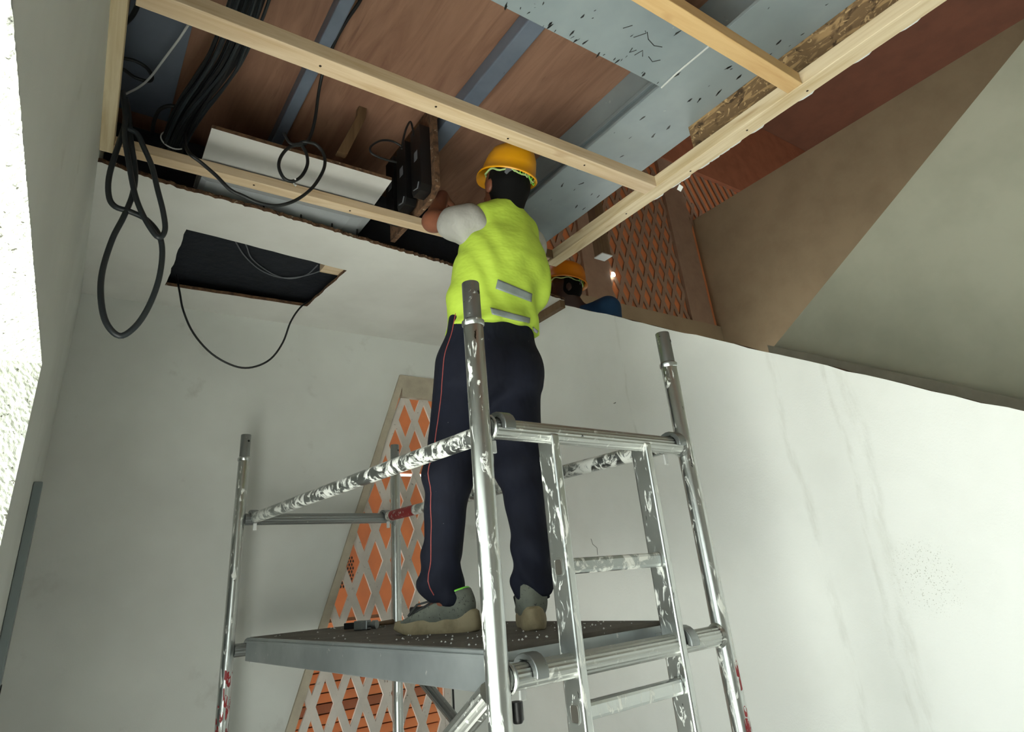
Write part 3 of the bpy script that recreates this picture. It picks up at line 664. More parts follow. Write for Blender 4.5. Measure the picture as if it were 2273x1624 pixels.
# crumbs of plaster on the deck
cr = MB()
for i in range(150):
    a, s = random.uniform(a0 + .03, a1 - .03), (random.uniform(s0 + .02, .75) if i % 3 else random.uniform(.75, s1 - .05)); r = random.uniform(.0015, .0045); c = C(a, s, ZP + r * .4)
    cr.add([c + Vector((r, 0, 0)), c + Vector((0, r, 0)), c - Vector((r, 0, 0)), c - Vector((0, r, 0)), c + Z(r * .8), c - Z(r * .6)], [(0, 1, 4), (1, 2, 4), (2, 3, 4), (3, 0, 4), (1, 0, 5), (2, 1, 5), (3, 2, 5), (0, 3, 5)])
o = cr.build('plaster_crumbs', M_whitep, None); o['kind'] = 'stuff'; o['label'] = 'white plaster crumbs scattered on the platform'; o['category'] = 'debris'

# hammer, latch bar and black case lying on the deck
hm = thing('hammer', (1.04, 2.53, ZP), 'dark hammer with steel head lying on the platform', 'hammer')
hd = Vector((.55, -.83, 0)).normalized(); hn = Vector((-hd.y, hd.x, 0)); hc = Vector((1.045, 2.535, ZP + .017))
MB().obox(hc - hd * .0, hd * .030, hn * .016, Z(.0165)).build('head', M_aluD, hm, bevel=.003)
MB().obox(hc - hd * .055, hd * .026, hn * .010, Z(.011)).build('claw', M_blackbox, hm, bevel=.003)
MB().lathe(hc + hd * .03, hd, [(0, 0), (.010, 0), (.010, .014), (.015, .018), (.015, .036), (0, .036)], 16).build('face', M_aluD, hm, True)
MB().tube([hc, hc + hn * .09 - Z(.004), hc + hn * .22 - Z(.006)], [.009, .008, .010], 10).build('handle', M_woodD, hm, True)
MB().obox(C(.52, 1.66, ZP + .004), dAB * .035, dAC * .008, Z(.004)).build('latch_bar', M_blackbox, None); tag(bpy.data.objects['latch_bar'], 'flat black bar on the far edge of the platform', 'bar')
bc = MB().obox((1.34, 2.62, ZP + .030), (.040, -.02, 0), (.018, .036, 0), (0, 0, .0295)).build('battery_case', M_blackbox, None, bevel=.006); tag(bc, 'small black case standing behind the worker\'s left shoe', 'case')
# ------------------------------------------------------------------ people: smooth implicit surfaces
class Field:
    """signed distance field on a grid, blended from tapered capsules and ellipsoids, meshed with surface nets"""
    def __init__(s, lo, hi, h):
        s.lo = np.array(lo, float); s.h = h; s.n = np.ceil((np.array(hi) - s.lo) / h).astype(int) + 1
        s.d = np.full(s.n, .25, np.float32)
        s.ax = [s.lo[i] + h * np.arange(s.n[i]) for i in range(3)]
    def _sub(s, lo, hi):
        a = np.clip(np.floor((np.array(lo) - s.lo) / s.h).astype(int), 0, s.n - 1); b = np.clip(np.ceil((np.array(hi) - s.lo) / s.h).astype(int) + 1, 1, s.n)
        sl = tuple(slice(i, max(j, i + 1)) for i, j in zip(a, b))
        return sl, np.stack(np.meshgrid(*[s.ax[i][sl[i]] for i in range(3)], indexing='ij'), -1)
    def _mix(s, sl, v, k, op):
        a = s.d[sl]
        if op == 'sub': s.d[sl] = np.maximum(a, -v); return
        if op == 'cut': s.d[sl] = np.maximum(a, v); return
        h = np.clip(.5 + .5 * (v - a) / k, 0, 1); s.d[sl] = v * (1 - h) + a * h - k * h * (1 - h)
    def cone(s, a, b, ra, rb, k=.02, op='add', sq=None):
        a, b = np.array(a, float), np.array(b, float); R = max(ra, rb) + .06 + k
        sl, p = s._sub(np.minimum(a, b) - R, np.maximum(a, b) + R); ab = b - a
        t = np.clip(((p - a) @ ab) / max(ab @ ab, 1e-9), 0, 1); q = p - a - t[..., None] * ab
        if sq is not None:
            ax, f = sq; ax = np.array(ax, float); ax /= np.linalg.norm(ax); q = q + (q @ ax)[..., None] * ax * (f - 1)
        s._mix(sl, np.linalg.norm(q, axis=-1) - (ra + t * (rb - ra)), k, op); return s
    def ell(s, c, r, k=.02, op='add', R=None):
        c = np.array(c, float); r = np.array(r, float); m = r.max() + .06 + k; sl, p = s._sub(c - m, c + m); q = p - c
        if R is not None: q = q @ np.array(R)
        k0 = np.linalg.norm(q / r, axis=-1); k1 = np.linalg.norm(q / (r * r), axis=-1) + 1e-9
        s._mix(sl, k0 * (k0 - 1) / k1, k, op); return s
    def loft(s, keys, k=.02, yaw=0):
        """keys: (z, cx, cy, a, b) elliptical sections stacked in z"""
        K = np.array(keys, float); m = K[:, 3:].max() + .08
        sl, p = s._sub((K[:, 1].min() - m, K[:, 2].min() - m, K[0, 0] - .06), (K[:, 1].max() + m, K[:, 2].max() + m, K[-1, 0] + .06))
        z = p[..., 2]; g = lambda i: np.interp(z, K[:, 0], K[:, i])
        c_, s_ = math.cos(yaw), math.sin(yaw); dx, dy = p[..., 0] - g(1), p[..., 1] - g(2); u, v = c_ * dx + s_ * dy, -s_ * dx + c_ * dy
        a, b = g(3), g(4); v_ = (np.sqrt((u / a) ** 2 + (v / b) ** 2) - 1) * np.minimum(a, b)
        v_ = np.maximum(v_, np.maximum(K[0, 0] - z, z - K[-1, 0])); s._mix(sl, v_, k, 'add'); return s
    def plane(s, pt, nrm):
        sl, p = s._sub(s.lo, s.lo + s.h * s.n); s._mix(sl, (p - np.array(pt)) @ np.array(nrm, float), .01, 'cut'); return s
    def warp(s, fn):
        sl, p = s._sub(s.lo, s.lo + s.h * s.n); s.d = s.d + fn(p[..., 0], p[..., 1], p[..., 2]).astype(np.float32); return s
    def mesh(s, name, mats, iters=2):
        d = s.d; d[0] = d[-1] = .2; d[:, 0] = d[:, -1] = .2; d[:, :, 0] = d[:, :, -1] = .2
        ins = d < 0; n = s.n; cs = np.zeros(n - 1, int)
        corners = [(i, j, k) for i in (0, 1) for j in (0, 1) for k in (0, 1)]
        sh = lambda a, c: a[c[0]:n[0] - 1 + c[0], c[1]:n[1] - 1 + c[1], c[2]:n[2] - 1 + c[2]]
        for c in corners: cs += sh(ins, c)
        act = (cs > 0) & (cs < 8); idx = np.argwhere(act); ids = np.full(n - 1, -1); ids[act] = np.arange(len(idx))
        pos = np.zeros((len(idx), 3)); cnt = np.zeros(len(idx))
        for a in corners:
            for ax in range(3):
                if a[ax]: continue
                b = list(a); b[ax] = 1
                va = d[tuple((idx + a).T)]; vb = d[tuple((idx + np.array(b)).T)]; cr = (va < 0) != (vb < 0)
                t = np.where(cr, va / np.where(cr, va - vb, 1), 0); p = idx + np.array(a, float); p[:, ax] += t
                pos += p * cr[:, None]; cnt += cr
        v = s.lo + s.h * (pos / cnt[:, None]); F = []
        for ax in range(3):
            e = [slice(None)] * 3; e2 = [slice(None)] * 3; e[ax] = slice(0, -1); e2[ax] = slice(1, None)
            ed = np.argwhere(ins[tuple(e)] != ins[tuple(e2)]); u, w = [(1, 2), (2, 0), (0, 1)][ax]
            ed = ed[(ed[:, u] > 0) & (ed[:, w] > 0)]; q = []
            for du, dw in ((1, 1), (0, 1), (0, 0), (1, 0)):
                c = ed.copy(); c[:, u] -= du; c[:, w] -= dw; q.append(ids[tuple(c.T)])
            q = np.stack(q, 1); fl = ~ins[tuple(ed.T)]; q[fl] = q[fl][:, ::-1]; F.append(q)
        F = np.concatenate(F)
        for it in range(iters):                      # light smoothing
            acc = np.zeros_like(v); c = np.zeros(len(v))
            for i in range(4):
                for j in (1, 3): np.add.at(acc, F[:, i], v[F[:, (i + j) % 4]]); np.add.at(c, F[:, i], 1)
            v = v * .5 + .5 * acc / c[:, None]
        me = bpy.data.meshes.new(name); me.from_pydata(v.tolist(), [], F.tolist())
        for m_ in (mats if isinstance(mats, (list, tuple)) else [mats]): me.materials.append(m_.m)
        me.polygons.foreach_set('use_smooth', [True] * len(F)); me.update(); s.v, s.F = v, F; return me
def bvh_of(f): return BVHTree.FromPolygons([tuple(p) for p in f.v], [tuple(q) for q in f.F])

M_skin = Mat('tanned_skin', (128, 78, 56), .5).var((112, 66, 48), 12, .4, .7)
M_skinD = Mat('dark_skin', (60, 36, 28), .5)
M_hair = Mat('black_hair', (7, 7, 7), .8, 0, .2).bump(300, .4, .002)
M_vest = Mat('lime_safety_vest', (178, 206, 70), .75).var((166, 195, 60), 4, .4, .75).bump(8, .32, .022, 3, (1, 1, 1.8))
M_refl = Mat('grey_reflective_tape', (132, 142, 140), .35).var((112, 122, 122), 20, .4, .7)
M_tee = Mat('light_grey_tshirt', (158, 157, 152), .85).bump(14, .6, .014, 3)
M_pants = Mat('dark_navy_track_pants', (13, 16, 28), .85, 0, .25).var((19, 23, 38), 6, .4, .75).var((150, 150, 150), 70, .745, .76, 3).bump(9, .6, .02, 3, (1, 1, .6))
M_piping = Mat('red_piping', (150, 66, 62), .6)
M_shoe = Mat('grey_green_mesh_shoe', (104, 108, 98), .8).var((88, 92, 84), 22, .4, .7).var((60, 62, 56), 120, .62, .68, 2).bump(160, .4, .002)
M_sole = Mat('tan_rubber_sole', (146, 134, 106), .75).var((118, 106, 80), 18, .4, .7)
M_outsole = Mat('black_green_outsole', (40, 48, 40), .8)
M_lime = Mat('lime_green_trim', (124, 214, 72), .5)
M_lace = Mat('dark_grey_lace', (52, 54, 54), .8)
M_helmet = Mat('yellow_helmet_shell', (226, 158, 12), .38).var((206, 140, 8), 6, .5, .8)
M_helmet2 = Mat('orange_helmet_shell', (214, 128, 16), .4)
M_band = Mat('pale_green_headband', (170, 196, 130), .6)
M_blue = Mat('blue_shirt', (28, 66, 104), .85).bump(12, .4, .01)
M_green = Mat('green_vest', (92, 160, 52), .8)

def hand(F, wrist, d, n, r, curl, side):
    """palm + five separate bent fingers; d = pointing direction, n = back-of-hand normal, side = thumb side (+-1)"""
    d = np.array(d, float); d /= np.linalg.norm(d); n = np.array(n, float); n -= n @ d * d; n /= np.linalg.norm(n); b = np.cross(n, d) * side
    w = np.array(wrist, float)
    for i in range(4):
        o = (i - 1.5) * .019; base = w + d * (.085 - abs(i - 1.3) * .004) - b * o
        F.cone(w + d * .015 - b * o * .6, base, .016, .0115, .012)
        ln = (.046, .052, .048, .036)[i]; p = base; an = 0
        for j, f in enumerate((1, .7, .5)):
            an += curl * (.9, 1.0, .8)[j]; q = p + (d * math.cos(an) - n * math.sin(an)) * ln * f; F.cone(p, q, .0098 - .0008 * j, .009 - .0008 * j, .004); p = q
    p = w + d * .025 + b * .022; q = p + (d * .55 + b * .75 - n * .35) * .04; F.cone(p, q, .014, .011, .01); p, q = q, q + (d * .8 + b * .15 - n * .6) * .034; F.cone(p, q, .0108, .0095, .004); F.cone(q, q + (d * .8 - n * .6) * .022, .0095, .0085, .004)

def head(F, c, fwd, s=1.0, k=.02):
    """skull, jaw, nose, brow, lips, ears around centre c looking along fwd"""
    f = np.array(fwd, float); f /= np.linalg.norm(f); u = np.array((0, 0, 1.)); u -= u @ f * f; u /= np.linalg.norm(u); r = np.cross(f, u); c = np.array(c, float)
    R = np.stack([r, f, u], 1)
    F.ell(c + u * .025, (.076, .096, .092), k, R=R); F.ell(c + f * .022 - u * .05, (.056, .070, .066), k, R=R); F.ell(c + f * .062 - u * .098, (.026, .022, .018), k, R=R)
    F.cone(c + f * .090 + u * .012, c + f * .110 - u * .026, .009, .015, .01); F.cone(c - r * .03 + f * .084 + u * .028, c + r * .03 + f * .084 + u * .028, .012, .012, .012)
    F.cone(c - r * .016 + f * .085 - u * .062, c + r * .016 + f * .085 - u * .062, .009, .009, .006); F.cone(c - r * .014 + f * .083 - u * .074, c + r * .014 + f * .083 - u * .074, .009, .009, .006)
    for sg in (-1, 1): F.ell(c + r * sg * .082 - f * .006 - u * .012, (.012, .020, .031), .006, R=R)
    return r, f, u
def eyes(par, c, r, f, u, mat_w, mat_b):
    for sg in (-1, 1):
        e = Vector(c) + Vector(r) * .031 * sg + Vector(f) * .083 + Vector(u) * .010
        o = MB().lathe(e - Vector(f) * .011, Vector(f), [(.0001, .0118), (.005, .0108), (.009, .007), (.0108, .002), (.011, 0)], 12).build('eye', mat_w, par, True)
        MB().lathe(e, Vector(f), [(.0001, .0018), (.004, .0014), (.0048, 0)], 10).build('iris', mat_b, o, True)
def helmet(par, c, fwd, up, mat, label=None, S=1.0):
    """shell with crown ridge, flared rim and front peak, inner headband"""
    f = Vector(fwd).normalized(); u = Vector(up).normalized(); f = (f - f.dot(u) * u).normalized(); r = f.cross(u); c = Vector(c); mb = MB(); N = 48
    rows = [(0, .140), (.34, .138), (.60, .131), (.79, .113), (.90, .082), (.96, .044), (1.0, .012), (1.075, .004), (1.10, -.004), (1.075, -.009), (.985, .002), (.93, .02), (.80, .075), (.5, .118), (0, .135)]
    for q, hgt in rows:
        for j in range(N):
            a = 2 * math.pi * j / N; ca, sa = math.cos(a), math.sin(a); ly = .138 if ca > 0 else .128
            rim = max(0, q - 1.0); pk = (max(0, ca) ** 3) * .032 * (1 if q > 1.0 else 0); drop = -.012 * (max(0, ca) ** 2) * (1 if q > 1.0 else 0)
            ridge = .006 * math.exp(-(sa / .10) ** 2) if .2 < q < .96 and hgt > .03 else 0
            mb.v.append(tuple(c + (f * ((ly * q + pk) * ca) + r * (.110 * q * sa) + u * (hgt + drop + ridge)) * S))
    nr = len(rows)
    for i in range(nr - 1):
        for j in range(N): mb.f.append((i * N + j, i * N + (j + 1) % N, (i + 1) * N + (j + 1) % N, (i + 1) * N + j)); mb.mi.append(0)
    h = mb.build('helmet', mat, par, True)
    if label: h['label'] = label
    ring = [c + f * (.104 * math.cos(a)) + r * (.088 * math.sin(a)) + u * (-.004 + .006 * math.sin(7 * a)) for a in [2 * math.pi * i / 40 for i in range(40)]]
    MB().tube(ring, .0045, 6, closed=True).build('headband', M_band, h, True)
    for k in range(7):
        a = math.pi + (k - 3) * .28; p = c + f * .106 * math.cos(a) + r * .090 * math.sin(a)
        MB().tube([p + u * .020, p - f * .004 - u * .006, p + r * .014 - u * .010, p + r * .022 + u * .016], .0026, 6).build('strap_loop', M_band if k % 2 else M_lime, h, True)
    p = c - f * .080 - r * .050 - u * .012
    MB().prism([p + u * .02 - r * .024, p + u * .018 + r * .020 - f * .008, p - u * .018 + r * .012 - f * .007, p - u * .022 - r * .004, p - u * .010 - r * .026 + f * .006], -f * .003).build('sizing_tab', M_label, h)
    return h

# ---- worker on the platform
base = Vector((1.15, 1.75, ZP))
pw = thing('person', base, 'worker in lime vest and yellow helmet standing on the scaffold platform', 'person')
ankL, kneL, hipL = (1.062, 1.885, 1.500), (1.055, 1.835, 1.885), (1.118, 1.785, 2.245)
ankR, kneR, hipR = (1.203, 1.620, 1.500), (1.252, 1.695, 1.885), (1.300, 1.760, 2.245)
shL, shR = (1.098, 1.690, 2.795), (1.415, 1.715, 2.785)
elL, elR = (1.040, 1.835, 2.866), (1.520, 1.950, 2.745)
wrL, wrR = (1.145, 1.930, 3.075), (1.395, 1.955, 3.060)
HC0 = np.array((1.285, 1.668, 2.992)); HF = np.array((-.10, .93, .34))
bd = Field((.85, 1.42, 1.415), (1.66, 2.25, 3.18), .0062)
bd.loft([(2.25, 1.205, 1.765, .135, .095), (2.40, 1.212, 1.74, .125, .09), (2.62, 1.248, 1.705, .14, .10), (2.78, 1.258, 1.69, .13, .085), (2.85, 1.262, 1.675, .07, .06)], .04)
for a, b, ra, rb in ((shL, elL, .048, .040), (elL, wrL, .040, .027), (shR, elR, .048, .040), (elR, wrR, .040, .027), (hipL, kneL, .080, .055), (kneL, ankL, .052, .036), (hipR, kneR, .080, .055), (kneR, ankR, .052, .036)): bd.cone(a, b, ra, rb, .025)
bd.cone((1.262, 1.675, 2.80), HC0 - (0, .012, .05), .062, .055, .03); bd.cone(shL, shR, .05, .05, .04)
fdL, fdR = np.array((-.459, .888, 0)), np.array((.55, .835, 0))
bd.cone(ankL, np.array((1.11, 1.81, 1.455)) + fdL * .18, .034, .022, .02); bd.cone(ankR, np.array((1.165, 1.575, 1.455)) + fdR * .18, .034, .022, .02)
hr, hf, hu = head(bd, HC0, HF)
hand(bd, wrL, (.35, .80, .20), (.0, -.35, .93), .02, .55, -1); hand(bd, wrR, (-.25, .88, .15), (.0, -.30, .95), .02, .55, 1)
put('body', bd.mesh('body', M_skin, 1), pw)
bpy.data.objects['body'].name = 'body'
eyes(pw, HC0, hr, hf, hu, M_whitep, M_blackbox)
hf_ = Field((1.13, 1.50, 2.82), (1.44, 1.80, 3.14), .006)
hf_.ell(HC0 + (0.004, -.022, .022), (.082, .086, .098), .02).cone(HC0 + (0, -.035, -.02), HC0 + (-.012, -.020, -.105), .078, .064, .03).plane(HC0 + (0, .045, 0), (0, 1, .25)).plane(HC0 + (0, 0, .08), (0, 0, 1))
put('hair', hf_.mesh('hair', M_hair, 1), pw)
helmet(pw, Vector(HC0) + Vector((.006, -.022, .046)), HF, Vector((.13, -.40, 1)), M_helmet, None, .94)
# trousers
tr = Field((.84, 1.42, 1.46), (1.56, 2.10, 2.50), .007)
tr.loft([(2.19, 1.21, 1.765, .168, .125), (2.28, 1.21, 1.755, .178, .132), (2.36, 1.212, 1.745, .172, .125), (2.45, 1.215, 1.735, .165, .118)], .05)
tr.cone(hipL, kneL, .104, .082, .05); tr.cone(hipR, kneR, .104, .080, .05)
tr.cone(kneL, (1.050, 1.880, 1.64), .080, .062, .03); tr.cone(kneR, (1.222, 1.632, 1.64), .078, .058, .03)
tr.cone((1.046, 1.888, 1.63), (1.046, 1.896, 1.560), .062, .072, .02); tr.cone((1.056, 1.89, 1.53), (1.066, 1.885, 1.505), .060, .056, .012)
tr.cone((1.222, 1.632, 1.63), (1.212, 1.625, 1.555), .058, .062, .02); tr.cone((1.206, 1.625, 1.53), (1.204, 1.622, 1.505), .056, .054, .012)
tr.ell((1.15, 1.70, 2.225), (.095, .085, .10), .04).ell((1.275, 1.685, 2.225), (.095, .085, .10), .04)
tr.plane((0, 0, 1.492), (0, 0, -1))
def crumple(x, y, z):
    low = np.clip((1.72 - z) / .2, 0, 1); kn = np.exp(-((z - 1.86) / .12) ** 2)
    return .0075 * low * np.sin(62 * z + 9 * x + 7 * np.sin(14 * y)) + .003 * kn * np.sin(55 * z - 20 * x + 8 * y) + .0025 * np.sin(26 * x + 18 * y + 9 * z)
tr.warp(crumple)
pants = put('trousers', tr.mesh('trousers', M_pants, 2), pw)
# T-shirt with sleeves
ts = Field((.90, 1.42, 2.34), (1.66, 2.10, 2.96), .007)
ts.loft([(2.385, 1.212, 1.738, .158, .114), (2.50, 1.225, 1.725, .150, .106), (2.64, 1.25, 1.702, .152, .104), (2.76, 1.258, 1.69, .140, .088), (2.84, 1.262, 1.68, .08, .06)], .05)
ts.cone(shL, np.array(shL) * .62 + np.array(elL) * .38 - (0, 0, .012), .070, .066, .05); ts.cone(shR, np.array(shR) * .45 + np.array(elR) * .55, .072, .068, .05); ts.cone(shL, shR, .058, .058, .04)
ts.warp(lambda x, y, z: .004 * np.sin(48 * x - 34 * y + 20 * z))
put('tshirt', ts.mesh('tshirt', M_tee, 2), pw)
# vest
vs = Field((.94, 1.44, 2.33), (1.56, 2.02, 2.96), .0068)
vs.loft([(2.375, 1.213, 1.738, .182, .138), (2.42, 1.215, 1.735, .182, .138), (2.52, 1.23, 1.722, .186, .140), (2.64, 1.256, 1.702, .192, .142), (2.72, 1.264, 1.695, .178, .128), (2.79, 1.266, 1.688, .138, .108), (2.855, 1.268, 1.672, .088, .085), (2.885, 1.270, 1.665, .070, .075)], .03)
vs.cone((1.175, 1.655, 2.835), (1.36, 1.665, 2.825), .052, .052, .04); vs.ell((1.405, 1.665, 2.60), (.03, .06, .10), .05)
vs.ell((1.276, 1.672, 2.935), (.072, .070, .072), .01, 'sub')
def folds(x, y, z):
    t = np.clip((2.70 - z) / .3, 0, 1)
    return .0060 * np.sin(34 * (z + .55 * x) + 5 * np.sin(9 * x)) * t + .003 * np.sin(30 * (z + .8 * x - .3 * y) + 4 * np.sin(17 * x)) + .002 * np.sin(52 * x - 21 * z + 13 * y) + .003 * np.sin(75 * (z - .2 * x)) * np.clip((2.50 - z) / .1, 0, 1)
vs.warp(folds)
vest = put('vest', vs.mesh('vest', M_vest, 2), pw); VB = bvh_of(vs); TB = bvh_of(tr)
def tape(bv, corners, nu, nv, off, name, mat, par, src):
    """thin patch laid on the garment: corners are four rough points, projected from src direction"""
    P = [Vector(c) for c in corners]; vsn = []; 
    for j in range(nv + 1):
        for i in range(nu + 1):
            u, v = i / nu, j / nv; p = (P[0] * (1 - u) + P[1] * u) * (1 - v) + (P[3] * (1 - u) + P[2] * u) * v
            s_ = Vector(src); d = (p - s_).normalized(); hit = bv.ray_cast(s_, d)
            q = hit[0] if hit[0] is not None else p
            nn = hit[1] if hit[0] is not None else -d
            if nn.dot(d) > 0: nn = -nn
            vsn.append(q + nn * off)
    mb = MB(); w_ = nu + 1; mb.add(vsn, [(j * w_ + i, j * w_ + i + 1, (j + 1) * w_ + i + 1, (j + 1) * w_ + i) for j in range(nv) for i in range(nu)])
    o = mb.build(name, mat, par, True); sd = o.modifiers.new('thick', 'SOLIDIFY'); sd.thickness = .0016; sd.offset = 0; return o
back = (.05, .08, 1.6)                             # a point behind the worker's back
tape(VB, [(1.186, 1.635, 2.547), (1.297, 1.587, 2.490), (1.300, 1.600, 2.463), (1.185, 1.652, 2.516)], 22, 5, .003, 'reflective_tape', M_refl, vest, back)
tape(VB, [(1.155, 1.652, 2.434), (1.277, 1.590, 2.392), (1.277, 1.596, 2.374), (1.163, 1.657, 2.412)], 22, 4, .003, 'reflective_tape', M_refl, vest, back)
# red piping down the left trouser leg
pts = []
for i in range(46):
    t = i / 45; z = 2.42 - t * .90
    xc = np.interp(z, [1.5, 1.6, 1.885, 2.245, 2.42], [1.06, 1.055, 1.055, 1.118, 1.16]); yc = np.interp(z, [1.5, 1.6, 1.885, 2.245, 2.42], [1.885, 1.88, 1.835, 1.785, 1.745])
    s_ = Vector((xc - .5, yc - .10, z)); hit = TB.ray_cast(s_, (Vector((xc, yc - .012, z)) - s_).normalized())
    if hit[0] is not None: pts.append(hit[0] + Vector((-.001, 0, 0)))
if len(pts) > 3: MB().tube(pts, .0016, 6).build('piping', M_piping, pants, True)
tape(TB, [(1.215, 1.503, 2.316), (1.236, 1.497, 2.301), (1.233, 1.502, 2.292), (1.214, 1.509, 2.307)], 6, 3, .002, 'paint_smudge', M_label, pants, back)
# shoes
def shoe(heel, fd, label):
    f = np.array(fd, float); f /= np.linalg.norm(f); l = np.array((-f[1], f[0], 0)); h0 = np.array((heel[0], heel[1], ZP)); up = np.array((0, 0, 1.))
    T = lambda a, b, c: h0 + f * a + l * b + up * c
    R = np.stack([f, l, up], 1); lo = np.minimum(T(-.04, -.09, 0), T(.34, .09, .16)).copy(); hi = np.maximum(T(-.04, -.09, 0), T(.34, .09, .16)).copy()
    lo -= .09; hi += .09; lo[2] = ZP - .01; hi[2] = ZP + .19
    F = Field(lo, hi, .0055)
    F.ell(T(.052, 0, .072), (.052, .040, .060), .03, R=R).ell(T(.13, 0, .060), (.085, .045, .048), .03, R=R).ell(T(.222, 0, .046), (.072, .047, .034), .03, R=R).cone(T(.060, 0, .08), T(.066, 0, .128), .043, .044, .02).cone(T(.10, 0, .095), T(.185, 0, .068), .034, .028, .03)
    F.cone(T(.066, 0, .105), T(.068, 0, .19), .034, .036, .01, 'sub'); F.plane(T(0, 0, .020), (0, 0, -1)); F.plane(T(.0, 0, .132), tuple(up * .9 + f * .32))
    sh = put('shoe', F.mesh('shoe', M_shoe, 1), pw); sh['label'] = label
    outl = []
    for i in range(40):
        a = 2 * math.pi * i / 40; ca, sa = math.cos(a), math.sin(a); u = .145 + .158 * ca; wd = .050 if u > .15 else .043
        wd -= .006 * math.exp(-((u - .13) / .05) ** 2); outl.append((u, wd * math.copysign(abs(sa) ** .75, sa)))
    sm = MB(); rows = [(.0, .93), (.005, .99), (.018, 1.02), (.034, .99), (.040, .93)]
    for zz, q in rows:
        for u, b in outl: sm.v.append(tuple(T(.145 + (u - .145) * q, b * q, zz + (.020 * max(0, (.12 - u) / .12) if zz > .02 else 0) + (.010 * max(0, (u - .24) / .06) if zz < .01 else 0))))
    for i in range(len(rows) - 1):
        for j in range(40): sm.f.append((i * 40 + j, i * 40 + (j + 1) % 40, (i + 1) * 40 + (j + 1) % 40, (i + 1) * 40 + j)); sm.mi.append(0)
    sm.f += [tuple(range(40))[::-1], tuple(range(160, 200))]; sm.mi += [1, 0]
    sm.build('sole', [M_sole, M_outsole], sh, True)
    col = [T(.068 + .044 * math.cos(a), .042 * math.sin(a), .132 - .356 * (.068 + .044 * math.cos(a)) + .001) for a in [2 * math.pi * i / 30 for i in range(30)]]
    MB().tube(col, .0032, 6, closed=True).build('collar_trim', M_lime, sh, True)
    bv = bvh_of(F)
    def on(a, b):
        s_ = Vector(T(a - .03, b, .25)); hit = bv.ray_cast(s_, (Vector(T(a, b, .05)) - s_).normalized()); return (hit[0] if hit[0] is not None else Vector(T(a, b, .08))) + Vector((0, 0, .002))
    for i in range(5):
        a = .125 + i * .019; MB().tube([on(a, -.030 + .002 * i), on(a + .006, -.012), on(a + .006, .012), on(a, .030 - .002 * i)], .0034, 6).build('lace', M_lace, sh, True)
    for sg in (1, .55): MB().tube([on(.125, .012 * sg), on(.14, .038 * sg) + Vector((0, 0, .008)), on(.185, .046 * sg) + Vector((0, 0, .003)), on(.225, .040 * sg)], .0038, 6).build('lace', M_lace, sh, True)
    MB().tube([on(.112, .026) + Vector(up) * .001 + Vector(l) * .002 + .006 * (math.cos(t) * Vector(f) + math.sin(t) * Vector(up)) for t in [i * 2 * math.pi / 12 for i in range(12)]], .002, 6, closed=True).build('eyelet', M_lime, sh, True)
    MB().prism([T(.098, -.022, .118), T(.098, .022, .118), T(.112, .018, .148), T(.112, -.018, .148)], f * .008).build('tongue', M_lace, sh)
    return sh
shoe((1.112, 1.806), fdL, 'left grey shoe seen from its side'); shoe((1.163, 1.572), fdR, 'right grey shoe seen from the heel')

# ---- second worker behind the raked wall
p2b = Vector((2.62, 2.66, 1.68))
p2 = thing('person', p2b, 'second worker with orange helmet and blue shirt behind the raked white wall', 'person')
H2 = np.array((2.490, 2.640, 3.205)); F2 = np.array((-.80, .45, .18))
b2 = Field((2.28, 2.30, 1.68), (3.05, 3.05, 3.46), .009)
b2.loft([(2.55, 2.64, 2.66, .12, .13), (2.80, 2.64, 2.66, .12, .14), (3.02, 2.63, 2.66, .11, .15), (3.10, 2.61, 2.65, .07, .08)], .04)
for a, b, ra, rb in (((2.66, 2.56, 2.58), (2.66, 2.56, 2.15), .085, .06), ((2.66, 2.56, 2.15), (2.68, 2.56, 1.74), .058, .04), ((2.66, 2.76, 2.58), (2.66, 2.76, 2.15), .085, .06), ((2.66, 2.76, 2.15), (2.68, 2.76, 1.74), .058, .04), ((2.68, 2.56, 1.72), (2.54, 2.56, 1.71), .035, .028), ((2.68, 2.76, 1.72), (2.54, 2.76, 1.71), .035, .028), ((2.66, 2.47, 3.03), (2.68, 2.44, 2.75), .048, .04), ((2.68, 2.44, 2.75), (2.60, 2.48, 2.56), .038, .028), ((2.63, 2.86, 3.03), (2.62, 2.90, 2.75), .048, .04), ((2.62, 2.90, 2.75), (2.56, 2.86, 2.56), .038, .028)): b2.cone(a, b, ra, rb, .03)
b2.cone((2.60, 2.65, 3.05), H2 - (-.02, .005, .05), .062, .056, .03)
r2, f2, u2 = head(b2, H2, F2)
hand(b2, (2.60, 2.48, 2.56), (-.5, .2, -.8), (0, .2, 1), .02, .4, 1); hand(b2, (2.56, 2.86, 2.56), (-.5, -.2, -.8), (0, -.2, 1), .02, .4, -1)
put('body', b2.mesh('body', M_skinD, 1), p2); eyes(p2, H2, r2, f2, u2, M_whitep, M_blackbox)
h2 = Field((2.38, 2.46, 3.14), (2.70, 2.78, 3.44), .008); h2.ell(H2 - f2 * .02 + (0, 0, .02), (.088, .088, .10), .02).plane(H2 + f2 * .03, tuple(f2)); put('hair', h2.mesh('hair', M_hair, 1), p2)
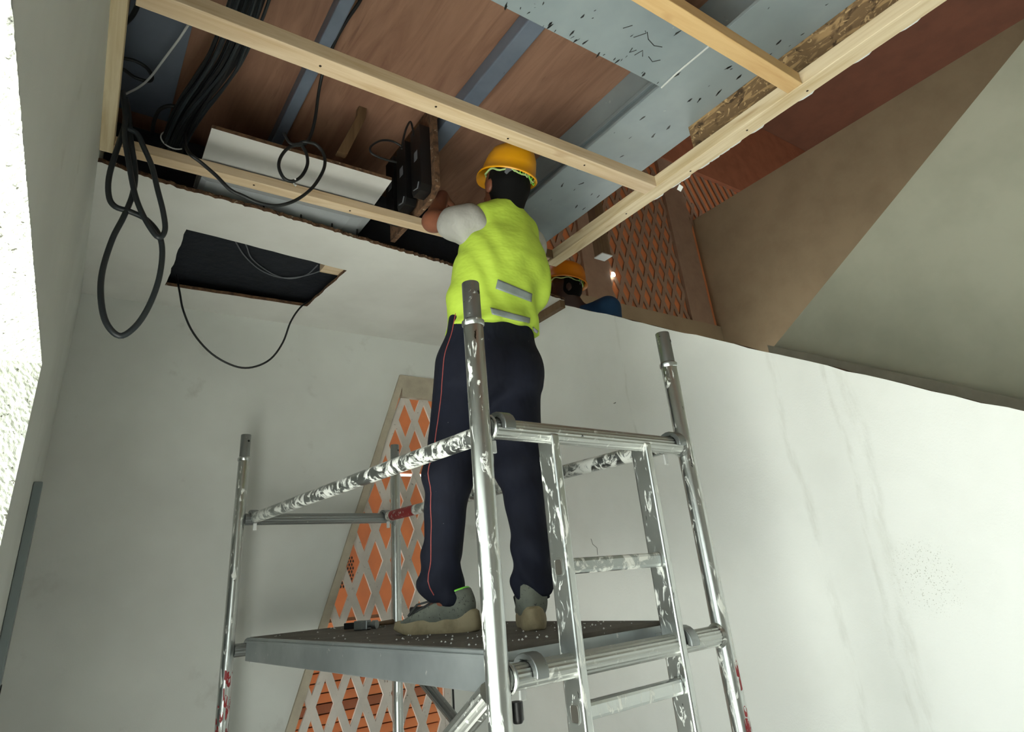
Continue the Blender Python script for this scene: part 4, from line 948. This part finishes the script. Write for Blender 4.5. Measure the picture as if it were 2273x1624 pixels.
helmet(p2, Vector(H2) + Vector((.008, -.004, .052)), F2, Vector((.18, -.12, 1)), M_helmet2)
s2 = Field((2.36, 2.32, 2.40), (3.0, 3.0, 3.22), .009)
s2.loft([(2.44, 2.64, 2.66, .15, .17), (2.80, 2.64, 2.66, .15, .18), (2.98, 2.64, 2.66, .14, .20), (3.09, 2.62, 2.65, .09, .12)], .04).cone((2.66, 2.47, 3.03), (2.675, 2.45, 2.84), .072, .066, .04).cone((2.63, 2.86, 3.03), (2.625, 2.885, 2.84), .072, .066, .04).cone((2.66, 2.46, 3.04), (2.64, 2.87, 3.04), .07, .07, .04)
put('shirt', s2.mesh('shirt', M_blue, 2), p2)
v2 = Field((2.36, 2.32, 2.40), (3.0, 3.0, 3.26), .009); v2.loft([(2.42, 2.66, 2.66, .165, .18), (2.80, 2.66, 2.66, .165, .18), (2.98, 2.665, 2.66, .150, .150), (3.10, 2.65, 2.65, .10, .09)], .03); put('vest', v2.mesh('vest', M_green, 2), p2)
t2 = Field((2.42, 2.36, 1.70), (2.95, 2.98, 2.60), .011)
for a, b, ra, rb in (((2.66, 2.56, 2.46), (2.66, 2.56, 2.15), .105, .085), ((2.66, 2.56, 2.15), (2.68, 2.56, 1.76), .082, .07), ((2.66, 2.76, 2.46), (2.66, 2.76, 2.15), .105, .085), ((2.66, 2.76, 2.15), (2.68, 2.76, 1.76), .082, .07)): t2.cone(a, b, ra, rb, .04)
put('trousers', t2.mesh('trousers', M_pants, 1), p2)

# shift the second worker a little towards the wall edge
p2.location = Vector(p2.location) + Vector((-.03, .02, 0))
glow_m = Mat('glow_disc_white', (255, 250, 240)); glow_m.b.inputs['Emission Color'].default_value = (1, .97, .9, 1); glow_m.b.inputs['Emission Strength'].default_value = 6  # glowing disc added in place of a small bright hole to the sky
tag(MB().lathe((4.575, YF - .032, 4.478), (0, -1, 0), [(0, .016), (.018, .014), (.027, .006), (.029, 0)], 16).build('glow_disc', glow_m, None, True), 'tiny glowing disc standing in for a sky hole in the far lattice screen', 'glowing disc')
